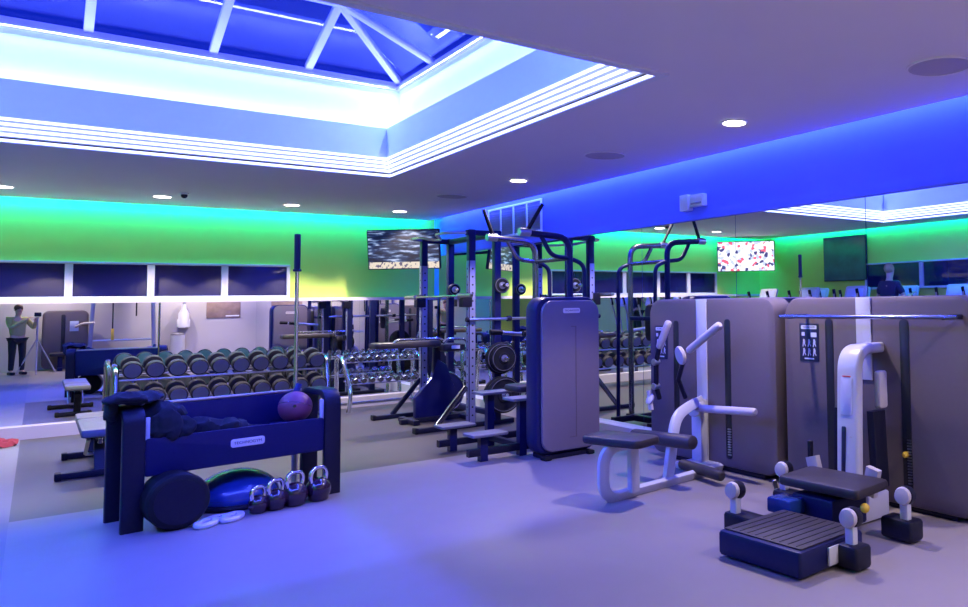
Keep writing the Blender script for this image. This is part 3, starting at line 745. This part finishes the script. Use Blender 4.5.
# ================================================================== WIDE SHIELD MACHINES along the right mirror
XF = 4.60
def placard(t, o, x, y, z, w=.20, h=.30):
    p = B(o).slab((x, y, z), (0, -1, 0), (0, 0, 1), rrect(w, h, .01), .004, .001).build('placard', M_placard, t, 'dark instruction placard with small figures')
    b = B(o)
    b.slab((x - .004, y, z + h * .40), (0, -1, 0), (0, 0, 1), rrect(w * .82, h * .10, .008), .001, 0)
    for r_ in range(2):
        for k in range(3):
            cy, cz = y + w * (.27 - .27 * k), z - h * (.02 + .24 * r_)
            # small exercising figure: head, torso, limbs
            b.slab((x - .004, cy, cz + h * .075), (0, -1, 0), (0, 0, 1), rrect(.018, .018, .008, 3), .001, 0)
            b.slab((x - .004, cy, cz + h * .015), (0, -1, 0), (0, 0, 1), [(-.012, -.014), (.010, -.016), (.014, .014), (-.008, .012)], .001, 0)
            b.slab((x - .004, cy, cz - h * .05), (0, -1, 0), (0, 0, 1), [(-.016, -.014), (-.008, -.016), (.002, .012), (.014, -.012), (.020, -.008), (.008, .016), (-.008, .014)], .001, 0)
    b.slab((x - .004, y - w * .25, z + h * .2), (0, -1, 0), (0, 0, 1), rrect(w * .3, h * .12, .004), .001, 0)
    b.slab((x - .004, y + w * .3, z + h * .22), (0, -1, 0), (0, 0, 1), rrect(w * .16, h * .10, .004), .001, 0)
    b.slab((x - .004, y, z - h * .43), (0, -1, 0), (0, 0, 1), rrect(w * .5, h * .035, .004), .001, 0)
    b.build('print', M_picto, p)
    text('TECHNOGYM', 'lettering', (x - .0052, y, z + h * .40), (0, -1, 0), (0, 0, 1), w * .62, M_placard, p, o, .0006)
def shield_wall(t, o, x, y0, y1, z0, z1, depth, slots, stripe, m=M_shell):
    cy, cz = (y0 + y1) / 2, (z0 + z1) / 2
    B(o).slab((x + depth, cy, cz), (0, -1, 0), (0, 0, 1), shield_shape(y1 - y0, z1 - z0, .14), depth, .035).build('shield', m, t)
    for y, za, zb in slots:
        B(o).slab((x + .004, y, (za + zb) / 2), (0, -1, 0), (0, 0, 1), rrect(.075, zb - za, .03), .008, .001).build('cable_slot', M_slot, t)
    y, w, za, zb = stripe
    B(o).slab((x + .004, y, (za + zb) / 2), (0, -1, 0), (0, 0, 1), rrect(w, zb - za, .004), .014, .002).build('center_stripe', M_wmetal, t)

# --- seated rowing machine
t = thing('rowing_machine', 'seated rowing machine with white frame and long white levers before a wide taupe shield', 'gym machine', (4.2, 5.2, 0)); o = t.location
shield_wall(t, o, XF, 4.42, 6.15, .04, 1.525, .24, [(5.72, .30, 1.32), (5.00, .12, 1.34)], (5.345, .14, .06, 1.52))
B(o).box((4.74, 5.25, .03), (.22, 1.3, .06), e=.01).build('plinth', M_black, t)
placard(t, o, XF - .001, 5.95, 1.11, .20, .32)
# seat frame: flat bar, front loop down to a floor rail
B(o).bar([(3.52, 4.84, .43), (3.20, 4.86, .43), (3.22, 4.90, .03), (4.58, 5.10, .03)], .085, .05, up=(0, 1, 0), fil=.16).build('seat_frame', M_wmetal, t)
B(o).bar([(3.50, 4.90, .05), (3.47, 4.86, .43)], .08, .06, up=(0, 1, 0)).build('seat_post', M_wmetal, t)
a = V((.30, -.95, 0)).normalized(); b_ = V((.95, .30, 0)).normalized()
B(o).slab((3.355, 4.86, .435), V((.95, .28, 0)), V((-.28, .95, 0)), rrect(.30, .56, (.06, .06, .06, .06)), .065, .02).build('seat', M_vinyl, t)
B(o).bar([(3.93, 5.02, .05), (3.98, 5.03, .30), (4.06, 5.07, .54), (4.28, 5.15, .60), (4.52, 5.28, .61)], .085, .055, up=(0, 1, 0), fil=.15).build('main_upright', M_wmetal, t)
def roller(p, q, r, nm='thigh_roller', m=M_vinyl):
    p, q = V(p), V(q); L = (q - p).length
    B(o).lathe(p, q - p, [(r * .6, 0), (r * .92, .012), (r, .035), (r, L - .035), (r * .92, L - .012), (r * .6, L)], 22).build(nm, m, t)
roller((3.93, 5.50, .35), (3.96, 4.72, .38), .058)
roller((4.30, 5.30, .08), (4.22, 4.68, .085), .045, 'foot_roller')
B(o).bar([(4.45, 5.08, .05), (4.28, 5.02, .08)], .05, .04).build('foot_roller_arm', M_wmetal, t)
B(o).box((4.50, 5.30, .04), (.28, .32, .06), e=.012).build('column_base', M_wmetal, t)
B(o).box((4.54, 5.33, .34), (.07, .13, .56), e=.012).build('lower_column', M_wmetal, t)
# hub and handle bar
B(o).cyl((4.50, 5.29, .555), (4.40, 5.24, .555), .075, 24, .012).build('handle_hub', M_wmetal, t)
roller((4.43, 5.24, .555), (4.40, 4.46, .60), .033, 'long_handle', M_grip)
# levers
p0, p1 = V((4.30, 5.24, 1.035)), V((4.30, 4.76, 1.305))
roller(p0 + (p1 - p0) * .12, p1, .034, 'right_lever_grip', M_grip)
B(o).lathe((4.27, 5.25, 1.03), (-1, .25, -.25), [(.03, -.02), (.078, -.015), (.085, 0), (.078, .018), (.03, .024)], 24).build('right_lever_disc', M_grip, t)
p0, p1 = V((4.30, 5.60, 1.08)), V((4.30, 5.45, 1.325))
roller(p0, p1, .034, 'left_lever_grip', M_grip)
B(o).tube([(4.30, 5.60, 1.08), (4.31, 5.66, .95), (4.36, 5.73, .72), (4.42, 5.76, .60)], .024, 12).build('left_lever_arm', M_black, t)
for q in ((4.31, 5.66, .95), (4.36, 5.73, .72)): B(o).cyl(V(q) - V((.035, 0, 0)), V(q) + V((.03, 0, 0)), .032, 16).build('pivot', M_steel, t)
B(o).tube([(4.30, 5.24, 1.0), (4.40, 5.45, .80), (4.52, 5.50, .62)], .022, 12).build('right_lever_arm', M_black, t)
B(o).lathe((4.33, 5.78, .60), (-1, .1, .5), [(.02, -.015), (.045, -.01), (.055, .01), (.03, .02)], 18).build('lever_counterweight', M_grip, t)
B(o).bar([(4.33, 5.80, .68), (4.33, 5.77, .50)], .05, .03, up=(1, 0, 0)).build('counterweight_arm', M_grip, t)
b = B(o)
for k in range(11): b.box((XF - .008, 4.985, .16 + k * .022), (.012, .04, .012), e=.001)
b.build('weight_stack', M_steel, t)
# handle attachment lying on the floor by the shield
t = thing('cable_handle', 'short dark cable handle lying on the floor between the two wide shields', 'handle', (4.48, 4.32, 0)); o = t.location
B(o).cyl((4.36, 4.20, .025), (4.56, 4.42, .025), .016, 14).build('grip', M_rubber, t)
for q in ((4.355, 4.195), (4.565, 4.425)): B(o).ball((q[0], q[1], .025), .024, seg=14, nr=8).build('end_knob', M_steel, t)

# --- hip / leg machine on the right
XG = 4.66
t = thing('hip_machine', 'leg machine with low step platform, padded seat and white column before a wide taupe shield', 'gym machine', (4.1, 3.4, 0)); o = t.location
shield_wall(t, o, XG, 2.66, 4.38, .03, 1.515, .22, [(3.895, .16, 1.35), (3.21, .12, 1.35)], (3.56, .135, .9, 1.51))
B(o).box((4.78, 3.5, .02), (.18, 1.3, .04), e=.008).build('plinth', M_black, t)
placard(t, o, XG - .001, 4.10, 1.16, .20, .30)
b = B(o)
for k in range(16): b.box((XG - .009, 3.19, .20 + k * .020), (.010, .03, .010), e=.001)
b.build('weight_stack', M_steel, t)
B(o).lathe((XG - .01, 3.215, .40), (-1, 0, 0), [(.02, 0), (.022, .02), (.012, .035)], 16).build('stack_pin', M_yellow, t, 'yellow selector pin')
# horizontal bar with end brackets
roller((4.44, 4.22, 1.37), (4.44, 2.66, 1.372), .015, 'hand_bar', M_gun)
for y in (4.12, 2.76):
    B(o).tube([(4.44, y, 1.37), (4.67, y, 1.37)], .018, 12).build('bar_bracket', M_black, t)
# white column: inverted J leaning back to the shield
col = [(4.30, 3.44, .24), (4.33, 3.45, .70), (4.36, 3.46, 1.14), (4.68, 3.48, 1.14)]
P = fillet(col, .15, 8)
B(o).sweep(P, rrect(.075, .19, .025, 3), up=(0, 1, 0)).build('column', M_wmetal, t)
B(o).slab((4.325, 3.455, .82), (0, -1, 0), V((.065, 0, 1)), rrect(.10, .26, .01), .03, .003).build('display_panel', M_pad, t, 'pale blue display panel')
B(o).slab((4.338, 3.455, .955), (0, -1, 0), V((.065, 0, 1)), rrect(.07, .008, .002), .036, .001).build('red_line', mat('red_mark', (.6, .05, .05), .5), t)
B(o).slab((4.30, 3.47, .44), (0, -1, 0), V((.05, 0, 1)), rrect(.035, .34, .01), .03, .003).build('scale_slot', M_placard, t)
B(o).slab((4.31, 3.41, .42), (0, -1, 0), V((.05, 0, 1)), rrect(.03, .26, .01), .034, .003).build('adjuster', M_grip, t)
B(o).slab((4.52, 3.345, .86), (1, 0, 0), (0, 0, 1), rrect(.09, .26, .02), .05, .01).build('side_pad', M_grip, t)
B(o).bar([(4.44, 3.29, .20), (4.44, 3.31, .72)], .14, .06, up=(0, 1, 0)).build('black_side_cover', M_black, t)
B(o).bar([(4.44, 3.62, .20), (4.44, 3.60, .72)], .14, .06, up=(0, 1, 0)).build('black_side_cover', M_black, t)
# base, seat and platform
B(o).box((4.14, 3.36, .10), (.62, .26, .18), e=.015).build('base_beam', M_wmetal, t)
B(o).box((3.95, 3.34, .14), (.34, .34, .20), e=.02).build('seat_carriage', M_navy, t)
B(o).slab((3.955, 3.31, .275), V((1, .13, 0)), V((-.05, 1, 0)), rrect(.40, .64, .035), .065, .02).build('seat', M_vinyl, t)
B(o).box((3.72, 3.50, .17), (.16, .20, .10), e=.015).build('blue_cover', M_bosu, t, 'blue plastic cover under the seat')
B(o).ball((3.86, 2.98, .22), .03, seg=14, nr=8).build('yellow_knob', M_yellow, t, 'yellow knob')
B(o).tube([(3.86, 2.98, .21), (3.95, 3.10, .17)], .012, 10).build('knob_stem', M_steel, t)
pl = B(o).slab((3.365, 3.145, .012), V((1, .05, 0)), V((-.05, 1, 0)), rrect(.58, .62, .02), .145, .02).build('platform', M_navy, t)
tp = B(o).slab((3.375, 3.145, .1575), V((1, .05, 0)), V((-.05, 1, 0)), rrect(.54, .58, .015), .008, .002).build('tread', M_vinyl, pl)
g_ = B(o)
for k in range(9):
    yy = 2.90 + k * .06
    g_.box((3.375 - (yy - 3.145) * .05, yy, .1665), (.50, .006, .003), rz=.05, e=.0005)
g_.build('tread_ribs', M_rubber, pl)
B(o).box((3.45, 2.826, .085), (.26, .012, .10), rz=.05, e=.003).build('end_plate', M_wmetal, pl)
for y0, y1, x in ((2.69, 2.84, 3.47), (3.47, 3.76, 3.46), (2.77, 3.00, 4.10), (3.62, 3.94, 4.10)):
    B(o).box((x, (y0 + y1) / 2, .075), (.14, y1 - y0, .13), e=.02, r=.02).build('side_foot', M_black, t)
for x, y in ((3.46, 2.77), (3.43, 3.68), (4.08, 2.84), (4.10, 3.88)):
    B(o).bar([(x, y, .13), (x, y, .24)], .06, .045, up=(1, 0, 0)).build('grip_stem', M_wmetal, t)
    B(o).lathe((x + .05, y + .01, .275), (-1, -.15, .1), [(.03, 0), (.056, .008), (.060, .03), (.056, .06)], 22).build('grip_back', M_black, t)
    B(o).lathe((x - .015, y, .282), (-1, -.15, .1), [(.052, 0), (.056, .012), (.048, .030), (.02, .036)], 22).build('grip_pad', M_grip, t)
for x, y in ((4.22, 3.66), (4.20, 3.20)):
    B(o).bar([(x, y, .20), (x, y + (.05 if y > 3.4 else -.04), .38)], .10, .05, up=(1, 0, 0)).build('hip_pad_arm', M_grip, t)
B(o).cyl((4.3, 3.80, .34), (4.3, 3.80, .47), .022, 14).build('adjust_handle', M_black, t)

# ================================================================== seen only in the mirrors: rear of the room and left wall
t = thing('suspension_frame', 'blue training frame with yellow suspension strap, seen in the back mirror', 'training frame', (1.75, -1.1, 0)); o = t.location
for x0, x1 in ((1.02, 1.12), (2.42, 2.34)):
    B(o).bar([(x0, -1.1, .0), (x1, -1.1, 2.60)], .09, .07, up=(0, 1, 0)).build('upright', M_upright, t)
    B(o).bar([(x0, -1.45, .03), (x0, -.55, .03)], .08, .05).build('foot', M_navy, t)
B(o).bar([(1.10, -1.1, 2.58), (2.36, -1.1, 2.58)], .07, .07).build('top_beam', M_upright, t)
B(o).bar([(1.04, -1.1, .72), (2.40, -1.1, .72)], .05, .05).build('cross_bar', M_steel, t)
B(o).tube([(1.50, -1.08, 2.55), (1.50, -1.02, .95)], .016, 8).build('strap', M_black, t)
for z in (2.05, .88): B(o).box((1.50, -1.02, z), (.06, .05, .30), e=.01).build('strap_grip', M_yellow, t, 'yellow strap grip')
B(o).tube([(2.0, -1.08, 2.55), (2.0, -1.02, 1.35)], .016, 8).build('strap', M_black, t)
t = thing('wall_poster', 'small brown poster on the pale rear wall, seen in the back mirror', 'poster', (4.1, YR, 1.47)); o = t.location
B(o).slab((4.1, YR, 1.47), (-1, 0, 0), (0, 0, 1), rrect(.85, .46), .012, .002).build('sheet', M_poster, t)
B(o).slab((4.32, YR + .012, 1.30), (-1, 0, 0), (0, 0, 1), rrect(.34, .035), .002, 0).build('caption_bar', M_white, t)
t = thing('sanitizer_dispenser', 'white bottle shaped dispenser on the rear wall, seen in the back mirror', 'dispenser', (3.12, YR, 1.3)); o = t.location
B(o).lathe((3.12, YR + .10, .98), (0, 0, 1), [(.10, 0), (.13, .02), (.13, .42), (.06, .54), (.045, .68)], 24).build('bottle', M_white, t)
B(o).box((3.12, YR + .06, 1.12), (.30, .12, .22), e=.01).build('bracket', M_white, t)
B(o).cyl((3.12, YR + .10, 1.66), (3.12, YR + .10, 1.72), .03).build('nozzle', M_steel, t)
t = thing('waste_bin', 'pale cylindrical bin against the rear wall, seen in the back mirror', 'bin', (2.97, YR + .25, 0)); o = t.location
B(o).lathe((2.97, YR + .25, 0), (0, 0, 1), [(.14, 0), (.16, .02), (.175, .78), (.15, .80)], 28).build('body', M_wmetal, t)
B(o).lathe((2.97, YR + .25, .80), (0, 0, 1), [(.17, 0), (.178, .02), (.12, .06), (.05, .065)], 28).build('lid', M_steel, t)
# machine shield behind the camera
t = thing('chest_press_machine', 'grey shield weight machine behind the camera, seen in the left of the back mirror', 'gym machine', (.55, -1.2, 0)); o = t.location
B(o).slab((.55, -1.4, .78), (-1, 0, 0), (0, 0, 1), shield_shape(.92, 1.5, .14), .22, .03).build('shield', M_shell, t)
B(o).slab((.50, -1.178, .85), (-1, 0, 0), (0, 0, 1), rrect(.08, 1.15, .03), .006, .001).build('cable_slot', M_slot, t)
B(o).slab((.72, -1.178, 1.12), (-1, 0, 0), (0, 0, 1), rrect(.18, .26, .01), .006, .001).build('placard', M_picto, t)
B(o).tube([(.75, -1.15, 1.1), (.88, -1.0, 1.18), (1.12, -.9, 1.2)], .03, 12, .05).build('lever', M_grip, t)
B(o).box((.45, -.85, .42), (.42, .42, .09), e=.03, r=.05).build('seat', M_vinyl, t)
B(o).bar([(.45, -1.2, .05), (.45, -.7, .05)], .10, .08).build('base_beam', M_navy, t)
B(o).bar([(.45, -.85, .05), (.45, -.85, .40)], .10, .08, up=(0, 1, 0)).build('seat_post', M_navy, t)
# camera tripod
t = thing('camera_tripod', 'pale tripod pole with a small camera, seen in the back mirror', 'tripod', (0, -.16, 0)); o = t.location
B(o).cyl((0, -.16, .55), (0, -.16, 1.38), .018, 12).build('center_column', M_grip, t)
for k in range(3):
    a = PI / 2 + k * 2 * PI / 3
    B(o).bar([(0, -.16, .85), (.42 * math.cos(a), -.16 + .42 * math.sin(a), .01)], .03, .025).build('leg', M_grip, t)
B(o).box((0, -.17, 1.44), (.13, .07, .10), e=.012).build('camera_body', M_black, t)

# cross trainers along the left wall
def cross_trainer(x, y, label):
    t = thing('cross_trainer', label, 'cross trainer', (x, y, 0), 'cardio machines along the left wall')
    B().box((-.12, 0, .12), (1.0, .5, .16), e=.03, r=.06).build('base', M_wmetal, t)
    for s in (-1, 1):
        B().box((.15, s * .14, .32), (.42, .16, .06), e=.02).build('pedal', M_rubber, t)
        B().tube([(-.35, s * .24, .3), (-.30, s * .28, 1.0), (-.12, s * .26, 1.60)], .022, 12, .1).build('swing_arm', M_steel, t)
        B().cyl((-.17, s * .262, 1.45), (-.11, s * .258, 1.68), .028, 12).build('swing_grip', M_rubber, t)
    B().bar([(-.55, 0, .2), (-.48, 0, 1.45)], .14, .09, up=(0, 1, 0)).build('mast', M_wmetal, t)
    hd = B().slab((-.43, 0, 1.56), (0, 1, 0), V((-.35, 0, 1)), rrect(.46, .34, .04), .05, .01).build('console', M_wmetal, t)
    B().slab((-.382, 0, 1.575), (0, 1, 0), V((-.35, 0, 1)), rrect(.36, .24, .01), .006, .001).build('console_screen', M_picto, hd)
    return t
ct = cross_trainer(-2.0, 8.35, 'white cross trainer under the person in the navy shirt, seen in the right mirror')
for y, lab in ((7.3, 'white cross trainer to the right of the person, seen in the right mirror'), (9.45, 'white cross trainer under the dark upright screen, seen in the right mirror'), (10.5, 'white cross trainer nearest the corner television, seen in the right mirror')):
    dup(ct, (-2.0, y, 0), lab)
for y, lab in ((8.9, 'white cross trainer of the inner row, nearest the camera in the right mirror'), (10.0, 'middle white cross trainer of the inner row in the right mirror'), (11.1, 'white cross trainer of the inner row, nearest the back mirror')):
    dup(ct, (-.9, y - .2, 0), lab)

# ------------------------------------------------------------------ people
def skin_mesh(name, joints, edges, m, parent, off, sub=2):
    me = bpy.data.meshes.new(name); names = list(joints)
    me.from_pydata([V(joints[n][0]) - V(off) for n in names], [(names.index(a), names.index(b)) for a, b in edges], [])
    o = bpy.data.objects.new(name, me); COL.objects.link(o)
    md = o.modifiers.new('skin', 'SKIN'); md.use_smooth_shade = True
    for i, n in enumerate(names):
        r = joints[n][1]; r = r if isinstance(r, tuple) else (r, r)
        me.skin_vertices[0].data[i].radius = r
    me.skin_vertices[0].data[0].use_root = True
    o.modifiers.new('sub', 'SUBSURF').levels = sub; o.modifiers['sub'].render_levels = sub
    bpy.context.view_layer.update()
    dg = bpy.context.evaluated_depsgraph_get()
    fin = bpy.data.meshes.new_from_object(o.evaluated_get(dg))
    bpy.data.objects.remove(o)
    fin.materials.clear(); fin.materials.append(m); fin.name = name
    for p in fin.polygons: p.use_smooth = True
    o = bpy.data.objects.new(name, fin); COL.objects.link(o); o.parent = parent
    return o
def person(label, loc, rz, handL, handR, elbL, elbR, top, trousers, hair, long_sleeve=True, sc1=1.0):
    """figure facing local +y, feet at z=0"""
    t = thing('person', label, 'person', loc, rz=rz)
    J = {'pelvis': ((0, 0, .93), (.15, .105)), 'waist': ((0, .0, 1.08), (.13, .095)), 'chest': ((0, 0, 1.30), (.155, .11)), 'neckb': ((0, 0, 1.45), (.07, .065)), 'neck': ((0, .01, 1.51), .055),
         'head0': ((0, .03, 1.58), (.068, .08)), 'head1': ((0, .03, 1.67), (.076, .095)), 'head2': ((0, .02, 1.735), (.05, .065))}
    E = [('pelvis', 'waist'), ('waist', 'chest'), ('chest', 'neckb'), ('neckb', 'neck'), ('neck', 'head0'), ('head0', 'head1'), ('head1', 'head2')]
    for s, n, el, ha in ((-1, 'L', elbL, handL), (1, 'R', elbR, handR)):
        el, ha = V(el), V(ha); d = (ha - el).normalized()
        J['sh' + n] = ((s * .175, 0, 1.40), .062); J['el' + n] = (el, .042); J['wr' + n] = (ha, .027); J['pa' + n] = (ha + d * .055, (.030, .018))
        J['hip' + n] = ((s * .095, 0, .86), .088); J['kn' + n] = ((s * .105, .02, .49), .058); J['an' + n] = ((s * .11, -.01, .09), .040); J['to' + n] = ((s * .125, .15, .03), (.038, .026))
        E += [('chest', 'sh' + n), ('sh' + n, 'el' + n), ('el' + n, 'wr' + n), ('wr' + n, 'pa' + n), ('pelvis', 'hip' + n), ('hip' + n, 'kn' + n), ('kn' + n, 'an' + n), ('an' + n, 'to' + n)]
        side = d.cross(V((0, 0, 1))).normalized(); dn = V((0, 0, -1))
        for k in range(4):
            b0 = ha + d * .085 + side * (.03 - .02 * k)
            L = (.068, .076, .07, .055)[k]
            J['f%s%da' % (n, k)] = (b0, .0095); J['f%s%db' % (n, k)] = (b0 + d * L * .55 + dn * .012, .0088); J['f%s%dc' % (n, k)] = (b0 + d * L * .85 + dn * .038, .0075)
            E += [('pa' + n, 'f%s%da' % (n, k)), ('f%s%da' % (n, k), 'f%s%db' % (n, k)), ('f%s%db' % (n, k), 'f%s%dc' % (n, k))]
        th = ha + d * .03 + side * (.028 * -s)
        J['t%sa' % n] = (th, .011); J['t%sb' % n] = (th + d * .04 - side * s * .025 + dn * .01, .0095)
        E += [('wr' + n, 't%sa' % n), ('t%sa' % n, 't%sb' % n)]
    skin_mesh('body', J, E, M_skin, t, (0, 0, 0))
    # face
    for s in (-1, 1):
        B().ball((s * .032, .116, 1.665), .012, seg=12, nr=8).build('eye', M_slot, t)
        B().ball((s * .082, .015, 1.65), .03, (.35, .7, 1), 12, 8).build('ear', M_skin, t)
    B().lathe((0, .112, 1.672), (0, .35, -1), [(.008, 0), (.014, .03), (.019, .045), (.006, .055)], 12).build('nose', M_skin, t)
    B().ball((0, .108, 1.60), .022, (1, .4, .3), 12, 8).build('mouth', mat('lip', (.5, .2, .18), .5), t)
    B().ball((0, .005, 1.685), 1.0, (.090, .105, .098), 24, 14).build('hair', hair, t) if True else None
    # clothes
    k = 1.22
    JT = {a: (J[a][0], tuple(q * k for q in (J[a][1] if isinstance(J[a][1], tuple) else (J[a][1],) * 2))) for a in J}
    ts = {a: JT[a] for a in ('pelvis', 'waist', 'chest', 'neckb', 'shL', 'shR')}
    ET = [('pelvis', 'waist'), ('waist', 'chest'), ('chest', 'neckb'), ('chest', 'shL'), ('chest', 'shR')]
    for n in 'LR':
        if long_sleeve:
            ts['el' + n] = (J['el' + n][0], .052); ts['wr' + n] = (J['wr' + n][0], .036); ET += [('sh' + n, 'el' + n), ('el' + n, 'wr' + n)]
        else:
            p = V(J['sh' + n][0]).lerp(V(J['el' + n][0]), .7); ts['el' + n] = (p, .062); ET += [('sh' + n, 'el' + n)]
    skin_mesh('top', ts, ET, top, t, (0, 0, 0))
    tr = {'pelvis': (V((0, 0, .95)), (.165, .118))}; ETr = []
    for n in 'LR':
        for a, r in (('hip', .10), ('kn', .072), ('an', .056)): tr[a + n] = (J[a + n][0], r)
        ETr += [('pelvis', 'hip' + n), ('hip' + n, 'kn' + n), ('kn' + n, 'an' + n)]
    skin_mesh('trousers', tr, ETr, trousers, t, (0, 0, 0))
    for s in (-1, 1):
        B().slab((s * .12, .05, .0), (1, 0, 0), (0, 1, 0), rrect(.10, .28, .045), .075, .02).build('shoe', M_black, t)
    t.scale = (sc1,) * 3
    return t
person('person in an olive top and black trousers with raised hands, seen in the back mirror', (-.36, -.32, 0), -.35, (.10, .24, 1.40), (.27, .26, 1.36), (-.22, .20, 1.18), (.30, .10, 1.16), M_olive, M_trouser, M_hair_b, sc1=.95)
person('person in a navy shirt with back turned, on a cross trainer in the right mirror', (-1.85, 8.35, .36), PI / 2, (-.27, .30, 1.22), (.27, .30, 1.22), (-.30, .06, 1.12), (.30, .06, 1.12), M_darkshirt, M_trouser, M_hair_f, False)

# ================================================================== LIGHT
GREEN, BLUE = (0.0, 0.80, 1.6), (0.04, 0.085, 1.0)
area('led_green_back', ((XL + XR) / 2, YB - .06, H + .10), (0, .10, -1), XR - XL - .3, .04, 105, GREEN, up=(1, 0, 0))
area('led_green_left', (XL + .06, 5.5, H + .10), (-.10, 0, -1), 13, .04, 130, GREEN, up=(0, 1, 0))
area('led_blue_right', (XR - .06, 5.4, H + .10), (.10, 0, -1), 13.6, .04, 210, BLUE, up=(0, 1, 0))
SKYC = (0.44, 0.50, 1.0)
xm, ym = (SX0 + SX1) / 2, (SY0 + SY1) / 2
PW = 22
area('led_cove_back', (xm, SY1 + .05, 3.30), (0, .45, 1), SX1 - SX0, .04, PW, SKYC, up=(1, 0, 0))
area('led_cove_front', (xm, SY0 - .05, 3.30), (0, -.45, 1), SX1 - SX0, .04, PW, SKYC, up=(1, 0, 0))
area('led_cove_right', (SX1 + .05, ym, 3.30), (.45, 0, 1), SY1 - SY0, .04, PW, SKYC, up=(0, 1, 0))
area('led_cove_left', (SX0 - .05, ym, 3.30), (-.45, 0, 1), SY1 - SY0, .04, PW, SKYC, up=(0, 1, 0))
# lantern floodlights washing the floor blue
FL = 290; BL = (0.05, 0.08, 1.0)
area('led_curb_back', (xm, SY1 + .09, 3.88), (0, -.5, -1), SX1 - SX0, .03, FL, BL, up=(1, 0, 0))
area('led_curb_front', (xm, SY0 - .09, 3.88), (0, .5, -1), SX1 - SX0, .03, FL, BL, up=(1, 0, 0))
area('led_curb_right', (SX1 + .09, ym, 3.88), (-.5, 0, -1), SY1 - SY0, .03, FL, BL, up=(0, 1, 0))
area('led_curb_left', (SX0 - .09, ym, 3.88), (.5, 0, -1), SY1 - SY0, .03, FL, BL, up=(0, 1, 0))

w = bpy.data.worlds.new('night'); sc.world = w; w.use_nodes = True
w.node_tree.nodes['Background'].inputs[0].default_value = (0.004, 0.02, 0.55, 1)
w.node_tree.nodes['Background'].inputs[1].default_value = 1.0

# ================================================================== CAMERA
cam = bpy.data.cameras.new('camera'); co = bpy.data.objects.new('camera', cam); COL.objects.link(co)
Rm = Matrix(((0.7559641, -0.0256683, -0.6541096), (-0.6544156, -0.0541775, -0.7541917), (-0.0160793, 0.9982013, -0.0577540)))
co.matrix_world = Matrix.Translation((0, 0, 1.5)) @ Rm.to_4x4()
cam.sensor_width = 36; cam.lens = 28.52548
cam.shift_x = -0.226803; cam.shift_y = -0.048139
cam.clip_start = .02; sc.camera = co
sc.view_settings.view_transform = 'Standard'; sc.view_settings.look = 'None'; sc.view_settings.gamma = 1; sc.view_settings.use_curve_mapping = False
sc.view_settings.exposure = 0.02
sc.cycles.max_bounces = 10; sc.cycles.glossy_bounces = 6; sc.cycles.diffuse_bounces = 6
sc.cycles.sample_clamp_indirect = 6; sc.cycles.caustics_reflective = False; sc.cycles.caustics_refractive = False
